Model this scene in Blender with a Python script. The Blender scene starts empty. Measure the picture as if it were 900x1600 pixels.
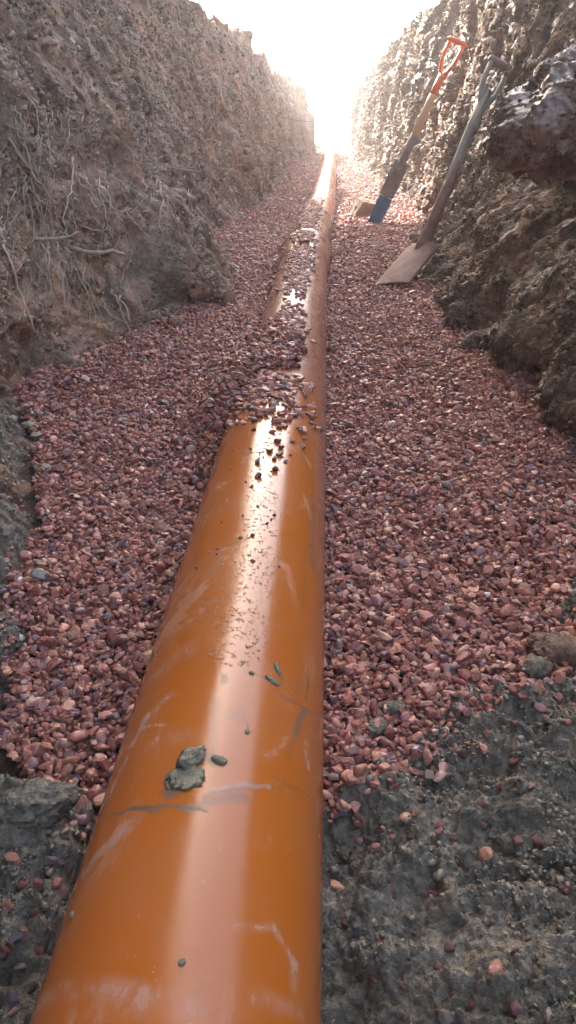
import bpy, bmesh, math, random
import numpy as np
from mathutils import Vector, Matrix
from mathutils.bvhtree import BVHTree

random.seed(7)
rng = np.random.default_rng(11)
scene = bpy.context.scene
COL = scene.collection

# ------------------------------------------------------------------ numpy noise
def _hash(ix, iy, iz, seed):
    h = (ix.astype(np.int64) * 374761393 + iy.astype(np.int64) * 668265263 + iz.astype(np.int64) * 2147483647 + seed * 974634777) & 0xFFFFFFFF
    h = ((h ^ (h >> 13)) * 1274126177) & 0xFFFFFFFF
    h = ((h ^ (h >> 16)) * 2246822519) & 0xFFFFFFFF
    return ((h ^ (h >> 15)) & 0xFFFFFF).astype(np.float64) / 0xFFFFFF

def vnoise(x, y, z=0.0, seed=0):
    x, y, z = np.broadcast_arrays(np.asarray(x, float), np.asarray(y, float), np.asarray(z, float))
    fx, fy, fz = np.floor(x), np.floor(y), np.floor(z)
    tx, ty, tz = x - fx, y - fy, z - fz
    s = lambda t: t * t * t * (t * (t * 6 - 15) + 10)
    sx, sy, sz = s(tx), s(ty), s(tz)
    r = 0
    for dx in (0, 1):
        wx = sx if dx else 1 - sx
        for dy in (0, 1):
            wy = sy if dy else 1 - sy
            for dz in (0, 1):
                wz = sz if dz else 1 - sz
                r = r + wx * wy * wz * _hash(fx + dx, fy + dy, fz + dz, seed)
    return r * 2 - 1

def fbm(x, y, z=0.0, octv=4, gain=0.5, seed=0):
    a, f, r, n = 1.0, 1.0, 0, 0
    for o in range(octv):
        r = r + a * vnoise(np.asarray(x) * f + o * 7.3, np.asarray(y) * f + o * 3.1, np.asarray(z) * f, seed + o)
        n += a; a *= gain; f *= 2.07
    return r / n

def ridged(x, y, z=0.0, octv=4, gain=0.5, seed=0):
    a, f, r, n = 1.0, 1.0, 0, 0
    for o in range(octv):
        r = r + a * (1 - 2 * np.abs(vnoise(np.asarray(x) * f + o * 5.3, np.asarray(y) * f + o * 9.1, np.asarray(z) * f, seed + o)))
        n += a; a *= gain; f *= 2.1
    return r / n

def cells(x, y, seed=0):
    """voronoi: value of the nearest cell, distance to it, distance gap to the second"""
    x, y = np.broadcast_arrays(np.asarray(x, float), np.asarray(y, float))
    fx, fy = np.floor(x), np.floor(y)
    d1 = np.full(x.shape, 9.0); d2 = d1.copy(); v = np.zeros(x.shape)
    for dx in (-1, 0, 1):
        for dy in (-1, 0, 1):
            cx, cy = fx + dx, fy + dy
            px = cx + _hash(cx, cy, cx * 0, seed + 1)
            py = cy + _hash(cx, cy, cx * 0, seed + 2)
            d = np.hypot(px - x, py - y)
            vv = _hash(cx, cy, cx * 0, seed + 3)
            near = d < d1
            d2 = np.where(near, d1, np.minimum(d2, d))
            v = np.where(near, vv, v)
            d1 = np.where(near, d, d1)
    return v, d1, d2 - d1

def cells3(p, seed=0):
    """3-D voronoi on points p (n,3): cell value, distance to the nearest seed, gap to the next"""
    f = np.floor(p); d1 = np.full(len(p), 9.0); d2 = d1.copy(); v = np.zeros(len(p))
    for dx in (-1, 0, 1):
        for dy in (-1, 0, 1):
            for dz in (-1, 0, 1):
                c = f + (dx, dy, dz)
                h = _hash(c[:, 0], c[:, 1], c[:, 2], seed)
                h2 = (h * 7919.17) % 1.0; h3 = (h * 104729.31) % 1.0
                d = np.sqrt((c[:, 0] + h - p[:, 0]) ** 2 + (c[:, 1] + h2 - p[:, 1]) ** 2 + (c[:, 2] + h3 - p[:, 2]) ** 2)
                near = d < d1
                d2 = np.where(near, d1, np.minimum(d2, d)); v = np.where(near, (h * 31337.7) % 1.0, v); d1 = np.where(near, d, d1)
    return v, d1, d2 - d1

def grid_normals(X, Y, Z):
    def g(a): return np.gradient(a, axis=0), np.gradient(a, axis=1)
    (xu, xv), (yu, yv), (zu, zv) = g(X), g(Y), g(Z)
    n = np.stack([yu * zv - zu * yv, zu * xv - xu * zv, xu * yv - yu * xv], -1)
    return n / (np.linalg.norm(n, axis=-1)[..., None] + 1e-12)

def sstep(a, b, x):
    t = np.clip((np.asarray(x, float) - a) / (b - a), 0, 1)
    return t * t * (3 - 2 * t)

def gauss(x, c, w):
    return np.exp(-((np.asarray(x, float) - c) / w) ** 2)

def pw(x, xs, ys):
    """smooth piecewise curve"""
    x = np.asarray(x, float)
    w = 0.06 + 0.05 * np.abs(x)
    return (np.interp(x - w, xs, ys) + np.interp(x, xs, ys) * 2 + np.interp(x + w, xs, ys)) / 4

# ------------------------------------------------------------------ mesh helpers
def mesh_obj(name, verts, faces, mat=None, parent=None, smooth=True, col=None, uv=None):
    verts = np.asarray(verts, np.float32); faces = np.asarray(faces, np.int32)
    me = bpy.data.meshes.new(name)
    k = faces.shape[1]
    me.vertices.add(len(verts)); me.vertices.foreach_set('co', verts.ravel())
    me.loops.add(faces.size); me.loops.foreach_set('vertex_index', faces.ravel())
    me.polygons.add(len(faces))
    me.polygons.foreach_set('loop_start', np.arange(0, faces.size, k, dtype=np.int32))
    me.polygons.foreach_set('loop_total', np.full(len(faces), k, np.int32))
    if smooth:
        me.polygons.foreach_set('use_smooth', np.ones(len(faces), bool))
    me.update(calc_edges=True)
    if col is not None:
        a = me.color_attributes.new('stone', 'FLOAT_COLOR', 'POINT')
        c = np.ones((len(verts), 4), np.float32); c[:, :3] = col
        a.data.foreach_set('color', c.ravel())
    if uv is not None:
        u = me.uv_layers.new(name='UVMap')
        u.data.foreach_set('uv', np.asarray(uv, np.float32)[faces.ravel()].ravel())
    if mat: me.materials.append(mat)
    o = bpy.data.objects.new(name, me); COL.objects.link(o)
    if parent: o.parent = parent
    return o

def grid_faces(nu, nv, flip=False):
    i = np.arange(nu - 1)[:, None] * nv + np.arange(nv - 1)[None, :]
    i = i.ravel()
    f = np.stack([i, i + nv, i + nv + 1, i + 1], 1)
    return f[:, ::-1] if flip else f

def thing(name, label, cat, loc=(0, 0, 0), group=None):
    o = bpy.data.objects.new(name, None); COL.objects.link(o)
    o.location = loc; o.empty_display_size = 0.05
    tag(o, label, cat, group); return o

def tag(o, label=None, cat=None, group=None, kind=None):
    if label: o['label'] = label
    if cat: o['category'] = cat
    if group: o['group'] = group
    if kind: o['kind'] = kind
    return o

def tube_arrays(path, rad, seg=8, caps=True, squash=None, up=None):
    """tube along a path with one radius per point (numpy), parallel-transport frame"""
    P = np.asarray(path, float); n = len(P)
    rad = np.broadcast_to(np.asarray(rad, float), (n,))
    T = np.gradient(P, axis=0); T /= np.linalg.norm(T, axis=1)[:, None] + 1e-12
    u = np.array(up if up is not None else ([0, 0, 1] if abs(T[0][2]) < 0.9 else [1, 0, 0]), float)
    V = []; F = []
    for i in range(n):
        u = u - T[i] * u.dot(T[i]); u /= np.linalg.norm(u) + 1e-12
        w = np.cross(T[i], u)
        a = np.linspace(0, 2 * np.pi, seg, endpoint=False)
        su = 1.0 if squash is None else squash
        V.append(P[i] + rad[i] * (np.cos(a)[:, None] * u * su + np.sin(a)[:, None] * w))
    V = np.concatenate(V)
    for i in range(n - 1):
        for j in range(seg):
            k = (j + 1) % seg
            F.append((i * seg + j, i * seg + k, (i + 1) * seg + k, (i + 1) * seg + j))
    if caps:
        c0 = len(V); V = np.vstack([V, P[0], P[-1]])
        for j in range(seg):
            k = (j + 1) % seg
            F.append((c0, k, j, j)); F.append((c0 + 1, (n - 1) * seg + j, (n - 1) * seg + k, (n - 1) * seg + k))
    return V, F

def py_mesh(name, V, F, mat, parent=None, smooth=True):
    me = bpy.data.meshes.new(name)
    F2 = []
    for f in F:
        g = []
        for i in f:
            if i not in g: g.append(int(i))
        if len(g) > 2: F2.append(g)
    me.from_pydata([tuple(map(float, v)) for v in V], [], F2)
    if smooth: me.polygons.foreach_set('use_smooth', np.ones(len(me.polygons), bool))
    me.materials.append(mat); me.update()
    o = bpy.data.objects.new(name, me); COL.objects.link(o)
    if parent: o.parent = parent
    return o

def tube(name, path, rad, mat, parent=None, seg=10, **k):
    V, F = tube_arrays(path, rad, seg, **k)
    return py_mesh(name, V, F, mat, parent)

# ------------------------------------------------------------------ node helpers
class NT:
    def __init__(s, name):
        s.m = bpy.data.materials.new(name); s.m.use_nodes = True
        s.t = s.m.node_tree; s.n = s.t.nodes; s.l = s.t.links
        s.b = s.n['Principled BSDF']
        s.co = s.n.new('ShaderNodeTexCoord').outputs['Object']
    def put(s, sock, v):
        if hasattr(v, 'is_output') or isinstance(v, bpy.types.NodeSocket): s.l.new(v, sock)
        elif v is not None: sock.default_value = v
    def noise(s, scale, detail=4, rough=0.55, vec=None, dist=0.0, w=None):
        n = s.n.new('ShaderNodeTexNoise'); n.inputs['Scale'].default_value = scale
        n.inputs['Detail'].default_value = detail; n.inputs['Roughness'].default_value = rough
        n.inputs['Distortion'].default_value = dist
        s.l.new(vec or s.co, n.inputs['Vector']); return n.outputs[0]
    def voro(s, scale, feature='F1', out='Distance', vec=None):
        n = s.n.new('ShaderNodeTexVoronoi'); n.feature = feature; n.inputs['Scale'].default_value = scale
        s.l.new(vec or s.co, n.inputs['Vector']); return n.outputs[out]
    def mapping(s, scale=(1, 1, 1), loc=(0, 0, 0), rot=(0, 0, 0), vec=None):
        n = s.n.new('ShaderNodeMapping'); n.inputs['Scale'].default_value = scale
        n.inputs['Location'].default_value = loc; n.inputs['Rotation'].default_value = rot
        s.l.new(vec or s.co, n.inputs['Vector']); return n.outputs[0]
    def ramp(s, fac, stops, interp='LINEAR'):
        n = s.n.new('ShaderNodeValToRGB'); n.color_ramp.interpolation = interp
        e = n.color_ramp.elements
        while len(e) < len(stops): e.new(0.5)
        for el, (p, c) in zip(e, stops):
            el.position = p; el.color = (c[0], c[1], c[2], 1) if hasattr(c, '__len__') else (c, c, c, 1)
        s.put(n.inputs[0], fac); return n.outputs[0]
    def mix(s, fac, a, b, mode='MIX'):
        n = s.n.new('ShaderNodeMix'); n.data_type = 'RGBA'; n.blend_type = mode
        s.put(n.inputs[0], fac)
        for sock, v in ((n.inputs[6], a), (n.inputs[7], b)):
            if isinstance(v, tuple): sock.default_value = (*v, 1)
            else: s.l.new(v, sock)
        return n.outputs[2]
    def math(s, op, a, b=None, c=None, clamp=False):
        n = s.n.new('ShaderNodeMath'); n.operation = op; n.use_clamp = clamp
        s.put(n.inputs[0], a)
        if b is not None: s.put(n.inputs[1], b)
        if c is not None: s.put(n.inputs[2], c)
        return n.outputs[0]
    def rng(s, v, a, b, c=0.0, d=1.0, smooth=True):
        n = s.n.new('ShaderNodeMapRange'); n.interpolation_type = 'SMOOTHSTEP' if smooth else 'LINEAR'
        s.put(n.inputs[0], v)
        for i, q in enumerate((a, b, c, d)): n.inputs[i + 1].default_value = q
        return n.outputs[0]
    def bump(s, h, strength=0.5, dist=0.01, nrm=None):
        n = s.n.new('ShaderNodeBump'); n.inputs['Strength'].default_value = strength
        n.inputs['Distance'].default_value = dist; s.l.new(h, n.inputs['Height'])
        if nrm: s.l.new(nrm, n.inputs['Normal'])
        return n.outputs[0]
    def set(s, **k):
        names = {'color': 'Base Color', 'rough': 'Roughness', 'normal': 'Normal', 'metal': 'Metallic', 'spec': 'Specular IOR Level',
                 'ior': 'IOR', 'trans': 'Transmission Weight', 'coat': 'Coat Weight', 'coat_rough': 'Coat Roughness'}
        for a, v in k.items():
            if isinstance(v, tuple) and len(v) == 3: v = (*v, 1)
            s.put(s.b.inputs[names[a]], v)
        return s.m

# ------------------------------------------------------------------ earth materials
def earth_mat(name, tint=(1, 1, 1), wet=0.25, ochre=0.5):
    s = NT(name)
    T = lambda r, g, b: (r * tint[0], g * tint[1], b * tint[2])
    big = s.noise(1.7, 5, 0.6, dist=0.6)
    c = s.ramp(big, [(0.30, T(.105, .078, .062)), (0.45, T(.190, .142, .115)), (0.56, T(.245, .188, .155)), (0.70, T(.300, .220, .155))])
    och = s.rng(s.noise(5.5, 4, 0.65, dist=1.2), 0.62 - .1 * ochre, 0.78 - .1 * ochre)
    c = s.mix(s.math('MULTIPLY', och, 0.75), c, T(.40, .285, .165))
    shade_mottle = s.rng(s.noise(13, 5, .7, dist=.5), .40, .58)  # dark mottling painted in as crevice and root shadow
    c = s.mix(1.0, c, s.ramp(shade_mottle, [(0, (.52, .50, .47)), (1, (1.12, 1.10, 1.08))]), 'MULTIPLY')
    red = s.rng(s.noise(3.1, 3, 0.5, vec=s.mapping(loc=(4, 2, 9))), 0.56, 0.72)
    c = s.mix(s.math('MULTIPLY', red, 0.55), c, T(.250, .140, .112))
    gry = s.rng(s.noise(4.3, 5, 0.6, vec=s.mapping(loc=(1, 7, 3))), 0.55, 0.66)
    c = s.mix(s.math('MULTIPLY', gry, 0.6), c, T(.150, .150, .140))
    grit = s.noise(90, 5, 0.7)
    c = s.mix(1.0, c, s.ramp(grit, [(0.28, .55), (0.5, 1.0), (0.75, 1.45)]), 'MULTIPLY')
    fleck = s.rng(s.voro(210, out='Distance'), 0.0, 0.30, 1, 0)
    pick = s.rng(s.noise(40, 2), 0.55, 0.65)
    c = s.mix(s.math('MULTIPLY', s.math('MULTIPLY', fleck, pick), .55), c, T(.47, .36, .29))
    w = s.rng(s.noise(7, 4, 0.6, vec=s.mapping(loc=(2, 2, 2))), 0.46, 0.62)
    rough = s.math('SUBTRACT', 0.82, s.math('MULTIPLY', w, 0.5 * wet + 0.18))
    h = s.math('ADD', s.math('MULTIPLY', s.noise(45, 6, 0.72), 1.0), s.math('MULTIPLY', s.voro(120), 0.25))
    n = s.bump(h, 0.9, 0.012)
    n = s.bump(s.noise(260, 3, 0.7), 0.6, 0.0025, n)
    return s.set(color=c, rough=rough, normal=n, spec=0.45)

def clay_mat(name, browner=0.0):
    s = NT(name)
    c = s.ramp(s.noise(9, 6, 0.65, dist=.8), [(0.28, (.075, .060, .040)), (0.42, (.160, .131, .090)), (0.56, (.245, .201, .140)), (0.70, (.34, .27, .18))])
    brown = s.rng(s.noise(6, 4, 0.6, vec=s.mapping(loc=(3, 8, 1))), 0.52, 0.68)
    c = s.mix(s.math('MULTIPLY', brown, .6), c, (.130, .088, .050))
    if browner:
        sp = s.n.new('ShaderNodeSeparateXYZ'); s.l.new(s.co, sp.inputs[0])
        f = s.rng(s.math('ADD', sp.outputs[1], s.math('MULTIPLY', s.noise(12, 3), .2)), .55, .75)
        c = s.mix(s.math('MULTIPLY', f, browner), c, s.ramp(s.noise(22, 5, .65), [(.35, (.09, .062, .042)), (.65, (.24, .175, .125))]))
    c = s.mix(1.0, c, s.ramp(s.noise(160, 4, .7), [(0.3, .6), (0.5, 1.0), (0.72, 1.5)]), 'MULTIPLY')
    wet = s.rng(s.noise(14, 4, .6, vec=s.mapping(loc=(5, 1, 1))), 0.40, 0.58)
    rough = s.math('SUBTRACT', 0.36, s.math('MULTIPLY', wet, 0.24))
    h = s.math('ADD', s.noise(75, 6, 0.68, dist=.4), s.math('MULTIPLY', s.voro(150, 'SMOOTH_F1'), .35))
    n = s.bump(h, 1.0, 0.009)
    n = s.bump(s.noise(420, 3, .65), .7, .0016, n)
    return s.set(color=c, rough=rough, normal=n, spec=0.55)

def stone_mat():
    s = NT('wet_pebble_stone')
    a = s.n.new('ShaderNodeAttribute'); a.attribute_name = 'stone'
    v = s.ramp(s.noise(330, 3, .65), [(0.3, .72), (0.5, 1.0), (0.72, 1.30)])
    c = s.mix(1.0, a.outputs['Color'], v, 'MULTIPLY')
    rough = s.rng(s.noise(60, 2), .35, .65, .34, .70)
    return s.set(color=c, rough=rough, spec=0.4, normal=s.bump(s.noise(420, 3, .6), .35, .0012))

def solid_stone_mat(name, rgb, rough=.35):
    s = NT(name)
    v = s.ramp(s.noise(230, 4, .65), [(0.3, .68), (0.5, 1.0), (0.72, 1.32)])
    return s.set(color=s.mix(1.0, rgb, v, 'MULTIPLY') if False else s.mix(1.0, v, rgb, 'MULTIPLY'), rough=rough, normal=s.bump(s.noise(260, 4, .6), .5, .0015))

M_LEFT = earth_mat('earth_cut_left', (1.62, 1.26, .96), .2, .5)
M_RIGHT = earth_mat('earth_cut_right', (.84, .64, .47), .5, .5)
M_FLOOR = earth_mat('silty_floor', (.62, .42, .38), .6, .1)
M_TOP = earth_mat('topsoil', (1.0, .95, .85), .1, .6)
M_SPOIL = earth_mat('spoil', (.95, .9, .85), .1, .3)
M_CLAY = clay_mat('wet_grey_clay')
M_CLAYL = clay_mat('wet_brown_clay', .85)
M_STONE = stone_mat()

# ------------------------------------------------------------------ trench shape
CAM = np.array([0.0735, 0.0, 0.457])
R = 0.080

LB = ([-3, .3, .7, 1.0, 1.35, 1.65, 1.9, 2.5, 3.0, 3.5, 5.5, 8.4, 8.9, 9.6, 11, 12.5, 15], [-.42, -.34, -.36, -.41, -.49, -.43, -.31, -.29, -.40, -.42, -.37, -.34, -.46, -.45, -.27, -.17, -.13])
LT = ([-3, 1.0, 2.2, 4.6, 7.0, 8.4, 8.9, 9.6, 11, 12.5, 15], [-.75, -.78, -.80, -.80, -.60, -.52, -.60, -.56, -.36, -.25, -.20])
RB = ([-3, .4, 1.0, 1.4, 2.3, 3.0, 3.8, 6, 11, 15], [.50, .50, .52, .50, .48, .53, .58, .52, .40, .34])
RT = ([-3, .8, 1.4, 2.2, 3.2, 4.5, 7, 11, 15], [1.45, 1.35, 1.05, .86, .82, .76, .63, .54, .45])
ZT = ([-3, 4.5, 6.5, 8.8, 11.3, 13, 15.2, 30], [1.10, 1.10, 1.02, .92, .85, .5, -.08, -1.0])
def ztop(y): return pw(y, *ZT)

def wall_surface(side, Y, t):
    """Y, t arrays (t 0..1 from foot to rim) -> X, Z"""
    z0 = -0.16
    zt = ztop(Y) + .07 * fbm(Y * 2.2, side * 5.0, octv=5, gain=.6, seed=5)
    Z = z0 + (zt - z0) * t
    if side < 0:
        b = pw(Y, *LB); tp = pw(Y, *LT); q = np.clip((Z - 0.0) / 1.1, -.2, 1)
        q = np.where(q < 0, q, q ** 1.15)
    else:
        b = pw(Y, *RB); tp = pw(Y, *RT); q = np.clip((Z - 0.0) / 1.1, -.2, 1)
        q = np.where(q < 0, q, q ** 1.05)
    X = b + (tp - b) * q
    wx = .10 * fbm(Y * 3, Z * 3, side, 3, seed=31); wz = .10 * fbm(Y * 3 + 9, Z * 3, side, 3, seed=37)
    far = sstep(2.6, 4.0, Y)
    near = 1 - sstep(2.6, 4.2, Y)
    v1, d1, g1 = cells((Y + wx + .3 * Z * side) * 5.2, (Z + wz) * 4.2, seed=41 if side < 0 else 43)
    e = .085 * fbm(Y * 1.9, Z * 1.7, side * 3, 4, seed=3)
    e = e + (.030 - .010 * near) * (v1 - .5) * sstep(0.0, .22, g1)
    e = e + .022 * fbm(Y * 7, Z * 6.5, side, 2, .5, seed=13)
    # bucket-tooth gouges running down the far faces
    goug = ridged(Y * (4.5 if side > 0 else 6.5) + .6 * Z, Z * 0.9, 0, 3, seed=23)
    e = e + (.035 if side > 0 else .020) * goug * far * sstep(.0, .3, Z)
    # crumbled toe
    e = e + .05 * np.exp(-np.clip(Z + .03, 0, 9) / .05) * (1 + .7 * fbm(Y * 9, 0, side, 3, seed=71))
    if side < 0:
        blk = gauss(Y, 2.32, .30) * gauss(Z, .13, .15)
        e = e + .085 * sstep(.25, .5, blk) + .03 * blk
        e = e - .05 * gauss(Y, 2.1, .2) * gauss(Z, .36, .05)
        e = e - .04 * gauss(Y, 1.55, .05) * gauss(Z, .17, .02)          # small hollows
        e = e - .04 * gauss(Y, 1.50, .04) * gauss(Z, .05, .022)
        e = e + .030 * gauss(Y, 1.56, .05) * gauss(Z, .12, .035)         # embedded cobble
        X = X + e
    else:
        yy = Y + .10 * fbm(Z * 7, Y * 3, 0, 3, seed=83); zz = Z + .05 * fbm(Y * 6, Z * 5, 0, 4, seed=87)
        win = sstep(1.02, 1.25, yy) * (1 - sstep(2.15, 2.35, yy))
        bulge = sstep(-.06, .03, zz) * np.clip(1.15 - zz / .36, 0, 1) * win
        shelf = sstep(.35, .385, zz - .03 * (2.0 - yy)) * (1 - sstep(.40, .66, zz - .05 * (2.0 - yy))) * (sstep(1.05, 1.3, yy) * (1 - sstep(1.92, 2.02, yy)))
        rec = gauss(zz, .325, .050) * win
        e = e + .085 * bulge - .12 * rec + .105 * shelf
        # scoured hollow under the bulge
        e = e - .10 * gauss(Y, 1.86, .06) * gauss(Z, .045, .045)
        e = e - .03 * ridged(Y * 7, 0, 0, 2, seed=91) * gauss(zz, .27, .13) * win
        # low ledge with gravel past the bulge
        e = e + .05 * gauss(Y, 2.55, .35) * (1 - sstep(.03, .16, Z + .03 * fbm(Y * 8, 0, 0, 3)))
        e = e + .08 * gauss(Y, 3.05, .5) * (1 - sstep(.06, .24, Z + .04 * fbm(Y * 6, 3, 0, 3)))
        X = X - e
    return X, Z

def roughen(X, Y, Z, side):
    """break the surface up along its own normal: lumps, crumbs and crevices in three dimensions"""
    n = grid_normals(X, Y, Z)
    if side > 0: n = n * np.sign(-n[..., :1].mean())
    else: n = n * np.sign(n[..., :1].mean())
    P = np.stack([X, Y, Z], -1); shp = X.shape; q = P.reshape(-1, 3)
    a, b, c = q[:, 0], q[:, 1], q[:, 2]
    w = .012 * np.stack([fbm(a * 26, b * 26, c * 26, 2, seed=601), fbm(a * 26, b * 26, c * 26, 2, seed=605), fbm(a * 26, b * 26, c * 26, 2, seed=609)], -1)
    w2 = .04 * np.stack([fbm(a * 7, b * 7, c * 7, 2, seed=611), fbm(a * 7, b * 7, c * 7, 2, seed=615), fbm(a * 7, b * 7, c * 7, 2, seed=619)], -1)
    qq = q + w + w2
    amt = sstep(-.35, .30, fbm(a * 3.2, b * 3.2, c * 3.2, 3, seed=623))
    fade = 1 / (1 + .10 * np.clip(b, 0, 20))
    v1, d1, g1 = cells3(qq * np.array([12.5, 12.5, 9.0]), 41 + side); v2, d2, g2 = cells3(qq * 34, 47 + side)
    farw = sstep(2.3, 3.6, b)
    v0, d0, g0 = cells3(qq * np.array([5.5, 5.5, 4.0]), 59 + side)
    e = .055 * farw * (v0 - .5) * sstep(0, .12, g0) - .016 * farw * (1 - sstep(0, .09, g0))
    e = e + (.026 - .013 * farw) * (v1 - .5) * sstep(0, .12, g1) - .010 * (1 - sstep(0, .08, g1)) + .008 * (.5 - d1) * (1 - farw)
    e = e + (.013 * (v2 - .5) * sstep(0, .2, g2) + .006 * (.5 - d2) * (1 - .7 * farw)) * (.30 + .70 * amt)
    e = e + (.016 - .007 * farw) * fbm(a * 16, b * 16, c * 16, 3, .6, seed=627)
    e = e - .0075 * ridged(a * 32, b * 32, c * 24, 5, .65, seed=631) * (.4 + .6 * amt)
    e = e + .0045 * fbm(a * 120, b * 120, c * 120, 3, .7, seed=635)
    if side > 0: e = e * (1.0 - .35 * gauss(b, 1.6, .5) * sstep(.0, .1, c))
    r = q + n.reshape(-1, 3) * (e * (.5 + .5 * fade))[:, None] + w * .5
    r = r.reshape(*shp, 3)
    return r[..., 0], r[..., 1], r[..., 2]

def y_samples(y0, yfine, y1, k):
    ys = [y0]
    while ys[-1] < y1:
        y = ys[-1]
        ys.append(y + (0.05 if y < yfine else max(.0028, k * y)))
    return np.array(ys)

WALLS = {}
def build_wall(side, mat):
    ys = y_samples(-3.0, 0.85, 15.6, .0030)
    nt = 330
    t = np.linspace(0, 1, nt)
    Y, T = np.meshgrid(ys, t, indexing='ij')
    X, Z = wall_surface(side, Y, T)
    # rim and a metre of bank behind it
    m = 26
    off = np.linspace(0, 1, m + 1)[1:] ** 1.5 * 1.15
    ex = X[:, -1:] + side * off[None, :]
    ey = np.repeat(ys[:, None], m, 1)
    ez = Z[:, -1:] + (.035 * fbm(ex * 5, ey * 5, side, 5, seed=101) + .012 * ridged(ex * 25, ey * 25, 0, 3, seed=103)) * sstep(0, .12, off)[None, :] + .02 * sstep(0, .3, off)[None, :] - .12 * sstep(.8, 1.15, off)[None, :]
    X = np.concatenate([X, ex], 1); Y = np.concatenate([Y, ey], 1); Z = np.concatenate([Z, ez], 1)
    X, Y, Z = roughen(X, Y, Z, side)
    V = np.stack([X, Y, Z], -1).reshape(-1, 3)
    F = grid_faces(len(ys), nt + m, flip=(side < 0))
    o = mesh_obj('trench_side', V, F, mat)
    tag(o, kind='structure')
    WALLS[side] = (V, F)
    return o
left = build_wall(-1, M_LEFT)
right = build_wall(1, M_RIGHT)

# ------------------------------------------------------------------ gravel surface
XL = ([0, .46, .57, .8, 1.2, 1.5, 2.0, 15], [-.13, -.185, -.215, -.27, -.40, -.56, -.9, -.9])
def gravel_z(x, y):
    b = -0.030 + .030 * sstep(2.2, 3.4, y) * sstep(0, .2, x)
    b = b + .025 * np.clip(np.abs(x) - .10, 0, .5)
    lf = sstep(-.02, -.12, x)
    b = b + lf * .012 * sstep(1.0, 1.5, y)
    b = b + .010 * fbm(x * 6, y * 4, 0, 3, seed=201) + .004 * fbm(x * 22, y * 22, 0, 2, seed=203)
    edge = np.minimum(pw(y, *RB) - x, x - pw(y, *LB))
    b = b + .016 * (1 - sstep(0, .12, edge)) * sstep(.9, 1.4, y)
    # heap thrown over the pipe
    yy = y + .05 * fbm(x * 9, y * 5, 0, 3, seed=207)
    along = sstep(1.03, 1.32, yy - .30 * x) * (1 - sstep(1.48, 1.70, yy + .5 * x))
    over = (1 - sstep(.012, .058, x + .02 * fbm(y * 9, 0, 0, 2))) * sstep(-.24, -.035, x)
    m = -.05 + (.141 + .008 * fbm(x * 30, y * 30, 0, 2, seed=209)) * along * over
    return np.maximum(b, m)

def right_clay_edge(x): return .475 + .80 * (x - .087) + .060 * fbm(x * 13, 3.3, 0, 5, .6, seed=211)
def left_clay_edge(x): return .445 + .05 * sstep(-.08, -.2, x) + .02 * fbm(x * 20, 8.3, 0, 4, seed=213)

def gravel_mask(x, y):
    ok = (x > pw(y, *XL) + .035 * fbm(y * 14, 1.1, 0, 5, seed=215) + .02 * fbm(x * 30, y * 30, 0, 3, seed=216)) & (x < pw(y, *RB) + .03)
    ok &= (x > pw(y, *LB) - .03)
    ok &= np.where(x > 0, y > right_clay_edge(x) - .02 + .03 * vnoise(x * 60, y * 60, 0, 217), y > left_clay_edge(x))
    return ok

# base sheet below the pebbles
xs = np.linspace(-1.0, 1.0, 340); ys = y_samples(-3.0, .1, 16.0, .007)
Y, X = np.meshgrid(ys, xs, indexing='ij')
Z = gravel_z(X, Y) - .010
near_pipe = (np.abs(X) < .074) & (Z > -.2)
Z = np.where(Y < .40, -.11, Z - .08 * (1 - sstep(.40, .50, Y - .5 * np.clip(X - .1, 0, 1))))
o = mesh_obj('trench_floor', np.stack([X, Y, Z], -1).reshape(-1, 3), grid_faces(len(ys), len(xs), True), M_FLOOR)
tag(o, kind='structure')

# pebble shapes
def ico(sub):
    bm = bmesh.new(); bmesh.ops.create_icosphere(bm, subdivisions=sub, radius=1)
    v = np.array([p.co[:] for p in bm.verts]); f = np.array([[q.index for q in p.verts] for p in bm.faces]); bm.free()
    return v, f
def variants(sub, n, seed):
    r = np.random.default_rng(seed); v, f = ico(sub); out = []
    for i in range(n):
        w = v.copy()
        for _ in range(r.integers(7, 14)):                    # broken faces
            d = r.normal(size=3); d /= np.linalg.norm(d); c = r.uniform(.34, .74)
            k = w @ d - c; w = w - np.clip(k, 0, None)[:, None] * d
        w = w * (1 + .10 * r.normal(size=(len(w), 1)) * (.12 if sub > 1 else .6))
        w = w * np.array([1.0, r.uniform(.68, .95), r.uniform(.42, .72)])
        w = w / np.abs(w).max(0).mean()
        out.append(w)
    return np.array(out), f

def rot_mats(n, r, tilt=.6):
    """random spin about z, then a tilt"""
    a = r.uniform(0, 2 * np.pi, n); b = r.normal(0, tilt, n); c = r.uniform(0, 2 * np.pi, n)
    def rz(t): z = np.zeros_like(t); o = z + 1; return np.stack([np.cos(t), -np.sin(t), z, np.sin(t), np.cos(t), z, z, z, o], -1).reshape(-1, 3, 3)
    def rx(t): z = np.zeros_like(t); o = z + 1; return np.stack([o, z, z, z, np.cos(t), -np.sin(t), z, np.sin(t), np.cos(t)], -1).reshape(-1, 3, 3)
    return rz(c) @ rx(b) @ rz(a)

PAL = np.array([(.205, .070, .045), (.165, .052, .035), (.250, .098, .064), (.120, .045, .035), (.320, .140, .088),
                (.190, .100, .088), (.140, .080, .082), (.090, .034, .026), (.430, .225, .145), (.370, .290, .225), (.120, .095, .095)])
PW = np.array([.24, .17, .21, .07, .12, .09, .045, .025, .025, .007, .010]); PW /= PW.sum()
def stone_cols(n, r):
    c = PAL[r.choice(len(PAL), n, p=PW)]
    c = c * .86 + c.mean(1, keepdims=True) * .14
    c = c * (r.uniform(1.6, 2.15, (n, 1)) + r.uniform(0, .03, (n, 1)) / .2) * np.array([1.02, .98, .94]) * r.uniform(.92, 1.08, (n, 3))
    return c

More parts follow.
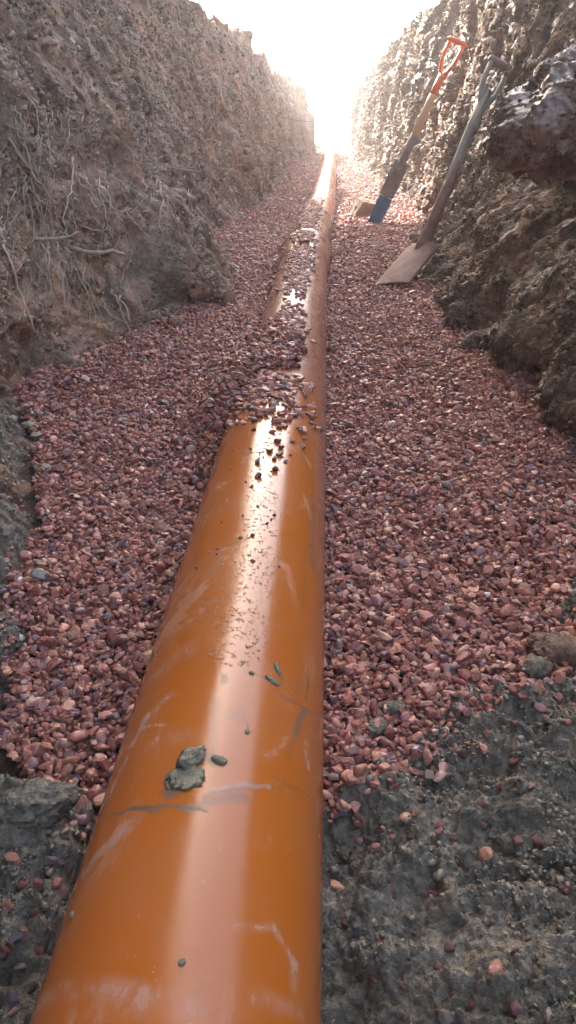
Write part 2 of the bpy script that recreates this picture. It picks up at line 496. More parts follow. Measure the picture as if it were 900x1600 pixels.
def scatter_mesh(pos, size, sub, seed, tilt=.6, cols=None):
    r = np.random.default_rng(seed); n = len(pos)
    vs, f = variants(sub, 24, seed)
    w = vs[r.integers(0, 24, n)]                              # n,k,3
    w = np.einsum('nij,nkj->nki', rot_mats(n, r, tilt), w) * size[:, None, None] + pos[:, None, :]
    k = w.shape[1]
    F = (f[None] + (np.arange(n) * k)[:, None, None]).reshape(-1, 3)
    C = np.repeat(stone_cols(n, r) if cols is None else cols, k, 0)
    return w.reshape(-1, 3), F, C

def jgrid(x0, x1, y0, y1, s, r, keep=1.0):
    gx = np.arange(x0, x1, s); gy = np.arange(y0, y1, s * .88)
    Y, X = np.meshgrid(gy, gx, indexing='ij')
    X = X + (np.arange(len(gy)) % 2)[:, None] * s / 2
    X = (X + r.uniform(-.42, .42, X.shape) * s).ravel(); Y = (Y + r.uniform(-.42, .42, Y.shape) * s).ravel()
    k = r.random(len(X)) < keep
    return X[k], Y[k]

def clear_of_pipe(x, y, z, m=.002):
    cx = pipe_x(y); return np.hypot(x - cx, z - pipe_z(y)) > R + m + (y > 2.72) * (y < 3.05) * .012
def pipe_x(y): return np.interp(y, [2.95, 3.2, 5.0, 9, 16], [0, .005, .050, .085, .10])
def pipe_z(y): return np.interp(y, [3.3, 5.5, 9, 12, 16], [0, 0, -.01, -.02, -.06])

allV, allF, allC = [], [], []
nv = 0
def add_batch(b):
    global nv
    V, F, C = b
    allV.append(V); allF.append(F + nv); allC.append(C); nv += len(V)
for (y0, y1, s, sub, szm) in ((.40, 1.35, .0056, 2, 1.0), (1.35, 2.3, .0066, 1, 1.05), (2.3, 4.0, .0085, 1, 1.2), (4.0, 7.0, .013, 1, 1.35), (7.0, 12.5, .021, 1, 2.0)):
    r = np.random.default_rng(int(y0 * 100))
    for layer, (keep, dz, ss) in enumerate(((1.0, -.0015, 1.0), (.42, .0035, 1.1), (.10, .008, 1.15))):
        x, y = jgrid(-.62, .62, y0, y1, s, r, keep)
        k = gravel_mask(x, y); x, y = x[k], y[k]
        sz = np.clip(np.exp(r.normal(np.log(.0031), .36, len(x))), .0015, .0075) * ss * szm
        z = gravel_z(x, y) + dz + r.uniform(-.001, .001, len(x))
        k = clear_of_pipe(x, y, z, .0025)
        x, y, z, sz = x[k], y[k], z[k], sz[k]
        add_batch(scatter_mesh(np.stack([x, y, z], 1), sz, sub, int(y0 * 100) + layer * 7 + 1))
# stones thrown along the top of the pipe
r = np.random.default_rng(99)
n = 5200
y = 1.5 + (4.4 - 1.5) * r.random(n) ** 1.1
th = r.normal(-.05, .24, n)
dens = .95 - .90 * gauss(y, 1.86, .15) - .4 * sstep(3.2, 4.3, y) - .4 * sstep(.25, .5, np.abs(th))
dens = dens + .35 * fbm(y * 3, th * 4, 0, 3, seed=301)
y[:900] = .96 + .30 * r.random(900); th[:900] = r.normal(-.2, .5, 900); dens[:900] = .75 * sstep(.96, 1.20, y[:900]) ** 1.5
k = (r.random(n) < dens) & (np.abs(th) < 1.0)
y, th = y[k], th[k]
sz = np.clip(np.exp(r.normal(np.log(.0046), .25, len(y))), .0026, .008) * 1.05
rr = R + sz * .35 + (y > 2.72) * (y < 3.05) * .011
pos = np.stack([pipe_x(y) + rr * np.sin(th), y, pipe_z(y) + rr * np.cos(th)], 1)
add_batch(scatter_mesh(pos, sz, 1, 77, .3))
# ------------------------------------------------------------------ wet clay in the foreground
def clay_detail(x, y, seed):
    v, d, g = cells((x + .01 * fbm(x * 40, y * 40, 0, 2, seed=seed)) * 38, y * 34, seed=seed)
    v2, d2, g2 = cells((x + .004 * fbm(x * 90, y * 90, 0, 2, seed=seed + 5)) * 105, y * 95, seed=seed + 9)
    e = .020 * fbm(x * 9, y * 9, 0, 3, seed=seed + 1) + .010 * (v - .5) * sstep(0, .28, g)
    e = e + .0040 * (v2 - .5) * sstep(0, .3, g2) + .007 * fbm(x * 36, y * 60, 0, 4, seed=seed + 2)
    v3, d3, g3 = cells((x + .002 * fbm(x * 200, y * 200, 0, 2, seed=seed + 6)) * 230, y * 215, seed=seed + 15)
    pat = sstep(-.25, .25, fbm(x * 11, y * 11, 3, 3, seed=seed + 17))
    k = np.cos(.5), np.sin(.5); sx, sy = x * k[0] + y * k[1], -x * k[1] + y * k[0]
    smear = fbm(sx * 26, sy * 120, 0, 3, .55, seed=seed + 21) * .0032 + fbm(sx * 60, sy * 260, 0, 2, .5, seed=seed + 23) * .0011
    e = e * 1.25 + smear * (1 - .6 * pat)
    e = e - .0048 * ridged(x * 42 + y * 16, y * 46, 0, 5, .62, seed=seed + 3) * (.5 + .5 * pat) + .0009 * fbm(x * 300, y * 300, 0, 3, seed=seed + 4)
    e = e + (.0045 * (v3 - .5) * sstep(0, .3, g3) + .0030 * (.5 - d3)) * (.3 + .7 * pat)
    return e
# right of the pipe
xs = np.arange(.070, .62, .00125); ys = np.arange(.02, .84, .00135)
Y, X = np.meshgrid(ys, xs, indexing='ij')
d = right_clay_edge(X) - Y
Z = -.058 + .036 * sstep(-.09, .04, d) + .008 * sstep(.0, .15, d) + .03 * sstep(.25, .50, X) + clay_detail(X, Y, 401) - .016 * (1 - sstep(.078, .125, X + .02 * fbm(Y * 30, X * 10, 0, 3, seed=441)))
Z = Z + .020 * gauss(X, .122, .028) * gauss(Y, .475, .03) - .05 * (1 - sstep(-.12, -.05, d)) + .05 * gauss(X, .40, .07) * gauss(Y, .72, .06)
Z = Z - .02 * gauss(X, .12, .04) * (1 - sstep(.2, .42, Y))
clay_r = mesh_obj('clay_ground', np.stack([X, Y, Z], -1).reshape(-1, 3), grid_faces(len(ys), len(xs), True), M_CLAY)
tag(clay_r, kind='structure')
ZR = Z.copy(); CR = (xs, ys, ZR)
# left of the pipe, with the toe of the bank
xs = np.arange(-.70, -.070, .0014); ys = y_samples(.02, .02, 1.85, .0019)
Y, X = np.meshgrid(ys, xs, indexing='ij')
d1 = left_clay_edge(X) - Y
d2 = pw(Y, *XL) - X
d = np.maximum(d1, d2)
Z = gravel_z(X, Y) - .028 + .040 * sstep(-.015, .05, d) + clay_detail(X, Y, 431) * 1.25 + .55 * np.clip(d2 - .02, 0, 1) ** 1.15 - .030 * (1 - sstep(.079, .105, -X))
Z = Z + .024 * gauss(X, -.155, .032) * gauss(Y, .425, .035)
clay_l = mesh_obj('clay_ground', np.stack([X, Y, Z], -1).reshape(-1, 3), grid_faces(len(ys), len(xs), True), M_CLAYL)
tag(clay_l, kind='structure')
CL = (xs, ys, Z.copy())

# stones straying from the gravel edge onto the clay
def surf(c, x, y):
    xs, ys, Z = c
    i = np.clip(np.searchsorted(ys, y), 0, len(ys) - 1); j = np.clip(np.searchsorted(xs, x), 0, len(xs) - 1)
    return Z[i, j]
r = np.random.default_rng(55); n = 9000
x = r.uniform(.09, .5, n); y = r.uniform(.15, .8, n)
d = right_clay_edge(x) - y
k = (d > -.04) & (r.random(n) < .85 * np.exp(-np.clip(d, 0, 9) / .030) + .012) & (fbm(x * 22, y * 22, 0, 3, seed=219) > -.22 - .3 * (d < .02))
x, y = x[k], y[k]; sz = np.clip(np.exp(r.normal(np.log(.0034), .35, len(x))), .0016, .0065)
add_batch(scatter_mesh(np.stack([x, y, surf(CR, x, y) + sz * .25], 1), sz, 2, 551))
x = r.uniform(-.6, -.09, n); y = r.uniform(.2, 1.6, n)
d = np.maximum(left_clay_edge(x) - y, pw(y, *XL) - x)
k = (d > -.04) & (r.random(n) < .8 * np.exp(-np.clip(d, 0, 9) / .030) + .03) & (fbm(x * 22, y * 22, 0, 3, seed=221) > -.2)
x, y = x[k], y[k]; sz = np.clip(np.exp(r.normal(np.log(.0034), .35, len(x))), .0016, .0065)
add_batch(scatter_mesh(np.stack([x, y, surf(CL, x, y) + sz * .25], 1), sz, 2, 553))
gravel = mesh_obj('gravel', np.concatenate(allV), np.concatenate(allF), M_STONE, col=np.concatenate(allC))
sm = np.repeat(np.random.default_rng(4).random(len(gravel.data.polygons) // 20) < .35, 20)
sm = np.concatenate([sm, np.zeros(len(gravel.data.polygons) - len(sm), bool)])
gravel.data.polygons.foreach_set('use_smooth', sm)
tag(gravel, 'wet reddish brown pea gravel bedding both sides of the orange pipe', 'gravel', kind='stuff')
del allV, allF, allC

# crumbs and clods of soil clinging to the cut faces and lying on the clay
def crumb_mat(name, r0, r1, spec):
    s = NT(name); a = s.n.new('ShaderNodeAttribute'); a.attribute_name = 'stone'
    v = s.ramp(s.noise(240, 3, .65), [(0.3, .65), (0.5, 1.0), (0.72, 1.35)])
    return s.set(color=s.mix(1.0, a.outputs['Color'], v, 'MULTIPLY'), rough=s.rng(s.noise(50, 2), .35, .65, r0, r1), spec=spec, normal=s.bump(s.noise(300, 4, .65), .6, .002))
M_CRUMB = crumb_mat('soil_crumb', .6, .9, .3); M_CRUMBW = crumb_mat('wet_clay_crumb', .16, .45, .6)
def wall_crumbs(side, parent, n, pal, seed):
    r = np.random.default_rng(seed)
    V = np.asarray(WALLS[side][0]); V = V[(V[:, 1] > .9) & (V[:, 1] < 10.5) & (V[:, 2] > -.06)]
    p = V[r.integers(0, len(V), n)] + r.normal(0, .0012, (n, 3))
    d = fbm(p[:, 0] * 9, p[:, 1] * 9, p[:, 2] * 9, 4, .6, seed) + .25 * fbm(p[:, 0] * 45, p[:, 1] * 45, p[:, 2] * 45, 2, seed=seed + 5)
    k = d > r.uniform(-.25, .30, n); p = p[k]; n = len(p)
    sz = np.clip(np.exp(r.normal(np.log(.0020), .48, n)), .0008, .0085) * (.55 + .45 * p[:, 1])
    pal = np.array(pal); t = .5 + .9 * fbm(p[:, 0] * 3, p[:, 1] * 3, p[:, 2] * 3, 3, seed=seed + 9) + r.normal(0, .18, n)
    i = np.clip(t * len(pal), 0, len(pal) - 1).astype(int)
    c = pal[i] * r.uniform(.6, 1.45, (n, 1))
    Vv, F, C = scatter_mesh(p, sz, 1, seed + 1, 1.5, c)
    mesh_obj('loose_soil', Vv, F, M_CRUMB, parent, smooth=False, col=C)
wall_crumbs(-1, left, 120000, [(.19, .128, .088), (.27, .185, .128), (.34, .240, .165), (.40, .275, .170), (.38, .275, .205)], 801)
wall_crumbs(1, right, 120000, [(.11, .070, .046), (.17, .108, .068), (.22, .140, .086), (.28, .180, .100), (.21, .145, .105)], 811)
def clay_crumbs(c, parent, n, seed, edge, ymax):
    r = np.random.default_rng(seed); xs, ys, Z = c
    x = r.uniform(xs[0], xs[-1], n); y = r.uniform(ys[0], min(ymax, ys[-1]), n)
    k = (edge(x, y) > 0) & (fbm(x * 14, y * 14, 0, 4, .6, seed) + .3 * fbm(x * 70, y * 70, 0, 2, seed=seed + 3) > r.uniform(-.35, .25, n)); x, y = x[k], y[k]
    sz = np.clip(np.exp(r.normal(np.log(.0012), .50, len(x))), .0004, .0042)
    col = np.array([(.12, .095, .065), (.17, .140, .098), (.22, .180, .125), (.27, .21, .135)])[r.integers(0, 4, len(x))] * r.uniform(.6, 1.3, (len(x), 1))
    Vv, F, C = scatter_mesh(np.stack([x, y, surf(c, x, y)], 1), sz, 1, seed + 1, .8, col)
    mesh_obj('clay_crumbs', Vv, F, M_CRUMBW, parent, smooth=False, col=C)
clay_crumbs(CR, clay_r, 60000, 821, lambda x, y: right_clay_edge(x) - y, 1)
clay_crumbs(CL, clay_l, 90000, 831, lambda x, y: np.maximum(left_clay_edge(x) - y, pw(y, *XL) - x), 1.7)

# ------------------------------------------------------------------ ground beyond the banks
def ground_z(x, y):
    g = ztop(y) - .06
    far = np.hypot(x, y)
    g = np.where(y > 15, np.interp(y, [15, 30, 80, 600], [-.14, -2.0, -5.0, -7.0]), g)
    g = g + .12 * fbm(x * .3, y * .3, 0, 4, seed=501) * sstep(3, 12, far) + .02 * fbm(x * 4, y * 4, 0, 3, seed=503)
    return g
def sgn_log(a, b, n): return np.exp(np.linspace(np.log(a), np.log(b), n))
gx = np.concatenate([-sgn_log(1.35, 500, 60)[::-1], np.linspace(-1.25, 1.25, 11), sgn_log(1.35, 500, 60)])
gy = np.concatenate([-sgn_log(3.2, 300, 30)[::-1], np.linspace(-3.0, 15.4, 130), sgn_log(15.6, 900, 70)])
Y, X = np.meshgrid(gy, gx, indexing='ij')
Z = ground_z(X, Y)
F = grid_faces(len(gy), len(gx), True)
cx = X.ravel()[F].mean(1); cy = Y.ravel()[F].mean(1)
F = F[~((np.abs(cx) < 1.3) & (cy < 15.4) & (cy > -3.0))]
o = mesh_obj('ground', np.stack([X, Y, Z], -1).reshape(-1, 3), F, M_TOP); tag(o, kind='structure')
# closed end of the trench behind the photographer
xs = np.linspace(-1.6, 1.9, 120); zs = np.linspace(-.3, 1.2, 60)
Xe, Ze = np.meshgrid(xs, zs, indexing='ij')
Ye = -2.85 - .12 * Ze + .06 * fbm(Xe * 4, Ze * 4, 0, 5, seed=511)
o = mesh_obj('trench_end', np.stack([Xe, Ye, Ze], -1).reshape(-1, 3), grid_faces(120, 60, True), M_RIGHT); tag(o, kind='structure')

# out-of-view earth heap, added on the left bank to shade the near trench
xs = np.linspace(-6.2, -.95, 150); ys = np.linspace(-4.5, 9.6, 300)
Y, X = np.meshgrid(ys, xs, indexing='ij')
crest = 2.75 * sstep(-4.2, -2.0, Y) * (1 - sstep(6.0, 9.2, Y)) * (1 + .16 * fbm(Y * .7, 0, 0, 3, seed=521))
prof = np.where(X > -2.2, sstep(-.95, -2.2, X) ** .62, 1 - sstep(-2.2, -6.0, X))
Z = ztop(Y) - .12 + crest * prof + (.10 * fbm(X * 2.4, Y * 2.4, 0, 4, seed=523) + .06 * ridged(X * 7, Y * 7, 0, 3, seed=525)) * np.clip(crest, 0, 1)
heap = mesh_obj('shading_heap', np.stack([X, Y, Z], -1).reshape(-1, 3), grid_faces(len(ys), len(xs), True), M_SPOIL)
tag(heap, 'tall unseen heap of brown earth added on the left bank to shade the trench', 'added earth heap')

# unseen bushes suggested by the roots, added to shade trench and narrow pipe reflection
s = NT('bush_leaf'); M_LEAF = s.set(color=s.ramp(s.noise(6, 4), [(.35, (.035, .060, .018)), (.65, (.075, .110, .035))]), rough=.5)
s = NT('bush_bark'); M_BARK = s.set(color=s.ramp(s.noise(40, 4), [(.35, (.07, .05, .035)), (.65, (.16, .12, .09))]), rough=.85)
def bush(base, c, rad, n, seed, label):
    r = np.random.default_rng(seed)
    root_ = thing('bush', label, 'bush', base, 'unseen bushes added on the left bank to block light')
    base = np.array(base); c = np.array(c); rad = np.array(rad)
    cl = r.normal(size=(90, 3)); cl /= np.linalg.norm(cl, axis=1)[:, None]; cl *= r.uniform(.35, .92, (90, 1)) ** .6
    p = cl[r.integers(0, 90, n)] + r.normal(0, .13, (n, 3)); L = np.linalg.norm(p, axis=1); p = p[L < 1.05]
    p = c + p * rad - base; n = len(p)
    a = r.normal(size=(n, 3)); a /= np.linalg.norm(a, axis=1)[:, None]; b = np.cross(a, r.normal(size=(n, 3))); b /= np.linalg.norm(b, axis=1)[:, None]
    h = r.uniform(.022, .040, (n, 1)); q = h * .55
    V = np.stack([p - a * h, p + b * q, p + a * h, p - b * q], 1).reshape(-1, 3)
    mesh_obj('crown', V, np.arange(4 * n).reshape(-1, 4), M_LEAF, root_, smooth=False)
    VV, FF, o_ = [], [], 0
    for i in range(16):
        e = c + cl[i] * rad * .9 - base; m = e * .45 + r.normal(0, .08, 3); m[2] = abs(m[2])
        v, f = tube_arrays([np.array([0, 0, -.1]) + r.normal(0, .03, 3) * [1, 1, 0], m, (m + e) / 2 + r.normal(0, .05, 3), e], [.030, .018, .012, .004], 7)
        VV.append(v); FF += [tuple(np.array(g) + o_) for g in f]; o_ += len(v)
    py_mesh('stems', np.vstack(VV), FF, M_BARK, root_)
for args in (((-1.05, 1.2, 1.5), (-.80, 1.35, 2.75), (1.05, .95, .75), 26000, 1, 'green bush leaning out over the trench from the left bank, nearest the camera'),
             ((-1.25, 2.6, 1.5), (-1.25, 2.7, 2.7), (.85, .95, .75), 20000, 2, 'green bush on the left bank, middle of the row'),
             ((-1.5, 4.1, 1.6), (-1.75, 4.2, 2.7), (.85, 1.15, .8), 20000, 3, 'green bush on the left bank, farthest from the camera'),
             ((-2.2, 6.6, 1.4), (-1.9, 6.25, 3.5), (1.5, 1.85, 1.5), 64000, 6, 'tall green bush far along the left bank, largest of the row'),
             ((-1.1, -.5, 1.5), (-.95, -.5, 2.7), (1.1, 1.15, .8), 24000, 4, 'green bush on the left bank behind the camera')):
    bush(*args)

# ------------------------------------------------------------------ camera and pixel rays
cam_d = bpy.data.cameras.new('camera'); cam = bpy.data.objects.new('camera', cam_d); COL.objects.link(cam)
scene.camera = cam
PITCH, YAW = math.radians(26.6), math.radians(2.62)
cam.location = CAM
cam.rotation_euler = (math.pi / 2 - PITCH, 0, YAW)
cam_d.sensor_fit = 'VERTICAL'; cam_d.sensor_height = 24; cam_d.lens = 24 * 1232 / 1600
cam_d.clip_start = .02; cam_d.clip_end = 3000
RM = cam.rotation_euler.to_matrix()
def ray(px, py):
    d = RM @ Vector(((px - 450) / 1232, -(py - 800) / 1232, -1)); return d.normalized()
def at_y(px, py, y):
    d = ray(px, py); return Vector(CAM) + d * (y / d.y)
bvh = {}
def hit(which, px, py, off=.004):
    if which not in bvh:
        V, F = WALLS[which] if isinstance(which, int) else which_mesh[which]
        bvh[which] = BVHTree.FromPolygons([Vector(v) for v in V.tolist()], F.tolist())
    d = ray(px, py); p = bvh[which].ray_cast(Vector(CAM), d)[0]
    return None if p is None else p - d * off

# ------------------------------------------------------------------ pipes
def pipe_px(px, py, h=.0):
    """point of the near pipe barrel seen at that pixel"""
    d = ray(px, py); o = CAM
    a = d.x ** 2 + d.z ** 2; b = 2 * (o[0] * d.x + o[2] * d.z); c = o[0] ** 2 + o[2] ** 2 - R * R
    q = b * b - 4 * a * c
    t = (-b - math.sqrt(max(q, 0))) / (2 * a)
    p = o + np.array(d) * t
    ang = math.atan2(p[0], p[2])
    return ((R + h) * math.sin(ang), p[1], (R + h) * math.cos(ang)), ang, p[1]

def pipe_mat():
    s = NT('orange_pvc')
    uvn = s.n.new('ShaderNodeUVMap'); uvn.uv_map = 'UVMap'
    sep = s.n.new('ShaderNodeSeparateXYZ'); s.l.new(uvn.outputs[0], sep.inputs[0])
    U, Vv = sep.outputs[0], sep.outputs[1]        # metres round the pipe (0 = top), metres along it
    uv = uvn.outputs[0]
    c = s.ramp(s.noise(2.2, 3, .5, vec=uv), [(.3, (.45, .112, .011)), (.7, (.51, .138, .014))])
    film = s.rng(s.noise(6, 5, .7, vec=uv), .35, .75)
    rough = s.math('ADD', .17, s.math('MULTIPLY', film, .14))
    c = s.mix(s.math('MULTIPLY', film, .16), c, (.42, .27, .20))
    # dried wash marks, curved streaks
    wv = s.noise(9, 5, .62, dist=2.2, vec=s.mapping((1.0, .55, 1), rot=(0, 0, .6), vec=uv))
    w = s.rng(wv, .55, .72)
    w = s.math('MULTIPLY', w, s.rng(s.noise(3.2, 2, .5, vec=s.mapping(loc=(3, 3, 0), vec=uv)), .42, .62))
    c = s.mix(s.math('MULTIPLY', w, .48), c, (.62, .36, .25))
    rough = s.math('ADD', rough, s.math('MULTIPLY', w, .16))
    sc = s.noise(30, 6, .75, dist=1.4, vec=s.mapping((1.0, .22, 1), rot=(0, 0, -.3), vec=uv))
    sc = s.math('MULTIPLY', s.rng(sc, .62, .70), .28)
    c = s.mix(sc, c, (.50, .34, .25))
    # pale splashes of silt
    pts = s.rng(s.voro(230, vec=uv), .10, .17, 1, 0)
    pk = s.rng(s.noise(26, 2, vec=uv), .57, .62)
    c = s.mix(s.math('MULTIPLY', s.math('MULTIPLY', pts, pk), .45), c, (.46, .37, .30))
    # named smears: capsule strokes (u0, v0, u1, v1, radius, strength, colour)
    G = (.115, .105, .082); PL = (.52, .38, .32)
    raw = [   # drag lines across the barrel, each between two photographed points
        ((179, 1275), (323, 1268), .0016, .85), ((205, 1264), (245, 1267), .0018, .7), ((296, 1262), (380, 1247), .0042, .50), ((322, 1244), (394, 1230), .0028, .45),
        ((393, 1224), (452, 1239), .0014, .40), ((427, 1217), (484, 1250), .0013, .40),
        # smear and halo round the clod
        ((268, 1236), (292, 1196), .0068, .85), ((258, 1220), (276, 1222), .0035, .5), ((305, 1175), (322, 1180), .006, .55), ((330, 1190), (350, 1192), .0035, .5),
        # finger marks on the right flank
        ((481, 1050), (480, 1090), .0020, .65), ((468, 1058), (466, 1085), .0014, .45), ((440, 1090), (492, 1118), .0016, .65), ((476, 1108), (461, 1147), .0036, .65), ((458, 1150), (452, 1180), .0012, .35),
        # long scuff further up the right flank
        ((489, 772), (489, 889), .0032, .65), ((483, 846), (489, 889), .0022, .5), ((478, 900), (470, 960), .0012, .25),
        # grey patches in the middle
        ((350, 1058), (349, 1066), .0035, .60), ((362, 1117), (375, 1118), .0055, .32), ((337, 1097), (332, 1167), .0045, .22), ((385, 1130), (385, 1144), .0011, .8), ((381, 1144), (390, 1144), .0014, .7), ((430, 1045), (441, 1060), .0028, .5), ((412, 1058), (436, 1068), .0026, .5),
        ((400, 1052), (414, 1058), .0007, .5),
    ]
    rawp = [((225, 1125), (173, 1240), .004, .45), ((197, 1154), (139, 1310), .0035, .60), ((214, 1281), (133, 1362), .0045, .60), ((270, 1085), (225, 1125), .004, .35), ((262, 1130), (215, 1142), .0016, .4), ((300, 1150), (240, 1160), .006, .22),
            ((300, 1010), (250, 1050), .008, .25), ((58, 1570), (231, 1553), .0045, .35), ((120, 1590), (300, 1575), .006, .25), ((370, 1449), (428, 1449), .0022, .35), ((428, 1449), (462, 1512), .0020, .40), ((462, 1512), (460, 1540), .0035, .45),
            ((330, 940), (280, 985), .005, .22), ((350, 860), (310, 930), .006, .18), ((478, 1160), (482, 1200), .003, .35), ((400, 1560), (470, 1580), .004, .25), ((495, 1250), (500, 1330), .003, .3), ((330, 1235), (420, 1228), .0016, .45)]
    strokes = []
    for lst, cl in ((raw, G), (rawp, PL)):
        for (a_, b_, r_, st_) in lst:
            (_, ang0, y0_), (_, ang1, y1_) = pipe_px(*a_), pipe_px(*b_)
            strokes.append((ang0 * R, y0_, ang1 * R + 1e-4, y1_, r_, st_, cl))
    warp = s.noise(42, 4, .65, vec=uv); warp2 = s.noise(42, 4, .65, vec=s.mapping(loc=(.37, .91, 0), vec=uv))
    Uw = s.math('ADD', U, s.math('MULTIPLY', s.math('SUBTRACT', warp, .5), .010))
    Vw = s.math('ADD', Vv, s.math('MULTIPLY', s.math('SUBTRACT', warp2, .5), .012))
    wisp = s.noise(1.0, 5, .7, dist=.6, vec=s.mapping((70, 34, 1), rot=(0, 0, .5), vec=uv))
    streak = s.noise(1.0, 5, .7, vec=s.mapping((260, 260, 1), vec=uv))
    for (u0, v0, u1, v1, rr, st, cl) in strokes:
        du, dv = u1 - u0, v1 - v0; L2 = du * du + dv * dv
        a = s.math('ADD', s.math('MULTIPLY', s.math('SUBTRACT', Uw, u0), du / L2), s.math('MULTIPLY', s.math('SUBTRACT', Vw, v0), dv / L2), clamp=True)
        ax = s.math('SUBTRACT', s.math('SUBTRACT', Uw, u0), s.math('MULTIPLY', a, du))
        ay = s.math('SUBTRACT', s.math('SUBTRACT', Vw, v0), s.math('MULTIPLY', a, dv))
        dist = s.math('SQRT', s.math('ADD', s.math('MULTIPLY', ax, ax), s.math('MULTIPLY', ay, ay)))
        pale = cl is PL
        m = s.rng(dist, rr * (.0 if pale else .45), rr * (2.0 if pale else 1.4), 1, 0)
        m = s.math('MULTIPLY', m, s.rng(wisp if pale else streak, .36 if pale else .28, .62, .10 if pale else .45, 1.0))
        m = s.math('MULTIPLY', m, st)
        c = s.mix(m, c, cl)
        rough = s.math('ADD', rough, s.math('MULTIPLY', m, .22))
    # red gravel dust washed over the stretch past the clean end
    dn = s.noise(11, 5, .65, vec=s.mapping((1, .5, 1), vec=uv))
    dust = s.rng(s.math('ADD', Vv, s.math('MULTIPLY', s.math('SUBTRACT', dn, .5), .55)), .98, 1.42)
    dust = s.math('MULTIPLY', dust, s.rng(Vv, 5.2, 8.0, 1, .35))
    side = s.rng(s.math('ADD', U, s.math('MULTIPLY', s.math('SUBTRACT', dn, .5), .06)), .072, .095)
    side = s.math('MULTIPLY', side, s.rng(Vv, .55, 1.0, .15, .8))
    dust = s.math('MAXIMUM', s.math('MULTIPLY', dust, s.rng(dn, .25, .55, .55, .95)), side)
    c = s.mix(dust, c, (.36, .150, .095))
    rough = s.math('ADD', rough, s.math('MULTIPLY', dust, .07))
    n = s.bump(s.noise(55, 4, .6, vec=uv), .06, .002)
    fine = s.math('MULTIPLY', s.noise(320, 3, .6, vec=uv), dust)
    n = s.bump(fine, .35, .0015, n)
    return s.set(color=c, rough=rough, normal=n, spec=.5)
M_PIPE = pipe_mat()

def swept(name, ys, rads, mat, parent=None, seg=128, inner=None):
    """surface of revolution round the pipe run; uv in metres"""
    ys = np.asarray(ys, float); rads = np.asarray(rads, float)
    a = np.linspace(-np.pi, np.pi, seg + 1)
    A, Yy = np.meshgrid(a, ys); Rr = np.repeat(rads[:, None], seg + 1, 1)
    X = pipe_x(Yy) + Rr * np.sin(A); Z = pipe_z(Yy) + Rr * np.cos(A)
    V = np.stack([X, Yy, Z], -1).reshape(-1, 3)
    uv = np.stack([A * R, Yy], -1).reshape(-1, 2)
    return mesh_obj(name, V, grid_faces(len(ys), seg + 1, True), mat, parent, uv=uv)

p1 = thing('drain_pipe', 'long smooth orange plastic drain pipe with clay smears, nearest length in the trench', 'pipe', (0, 0, -.08))
def offs(o, p): o.parent = p; o.matrix_parent_inverse = Matrix.Translation(p.location).inverted(); return o
offs(swept('pipe_barrel', np.concatenate([np.linspace(-2.7, 0, 8), np.linspace(.05, 2.75, 60)]), np.full(68, R), M_PIPE), p1)
sk0 = [(3.04, R + .0006), (3.07, R + .004), (3.10, R + .0085), (3.13, R + .0100), (3.33, R + .0100), (3.345, R + .0125), (3.36, R + .016), (3.385, R + .0165), (3.40, R + .014), (3.41, R + .0125), (3.412, R + .009), (3.412, R + .001)]
sk = [(a - .37, b) for a, b in sk0]
offs(swept('pipe_socket', [a for a, b in sk], [b for a, b in sk], M_PIPE), p1)
p2 = thing('drain_pipe', 'farther length of orange drain pipe running beyond the socket into the glare', 'pipe', (0, 3.0, -.08))
offs(swept('pipe_barrel', np.linspace(2.85, 15.8, 90), np.full(90, R), M_PIPE), p2)

# ------------------------------------------------------------------ clay bits and stones lying on the pipe
def blob(name, loc, size, mat, seed, sub=4, spikes=.35, parent=None, rotz=0.0, flat=None, th=0.0):
    """lump of clay or stone with a broken, uneven surface"""
    v, f = ico(sub)
    n = fbm(v[:, 0] * 1.3 + seed, v[:, 1] * 1.3, v[:, 2] * 1.3, 4, .6, seed) + .45 * ridged(v[:, 0] * 3 + seed, v[:, 1] * 3, v[:, 2] * 3, 3, .6, seed + 3)
    v = v * (1 + spikes * n)[:, None] * np.array(size)
    if flat is not None: v[:, 2] = np.where(v[:, 2] < flat, flat + (v[:, 2] - flat) * .15, v[:, 2])
    c, s_ = math.cos(rotz), math.sin(rotz)
    v = v @ np.array([[c, s_, 0], [-s_, c, 0], [0, 0, 1]])
    c, s_ = math.cos(th), math.sin(th)
    v = v @ np.array([[c, 0, -s_], [0, 1, 0], [s_, 0, c]])
    o = mesh_obj(name, v, f, mat, parent)
    o.location = loc
    return o
def on_pipe(u, y, h=0.0):
    a = u / R
    return (float(pipe_x(y)) + (R + h) * math.sin(a), y, float(pipe_z(y)) + (R + h) * math.cos(a)), a
M_CLOD = NT('pipe_clay')
M_CLOD = M_CLOD.set(color=M_CLOD.ramp(M_CLOD.noise(90, 5, .6), [(.3, (.13, .11, .065)), (.5, (.22, .195, .125)), (.7, (.34, .27, .14))]), rough=.38,
                    normal=M_CLOD.bump(M_CLOD.noise(260, 5, .7), .8, .003), spec=.6)
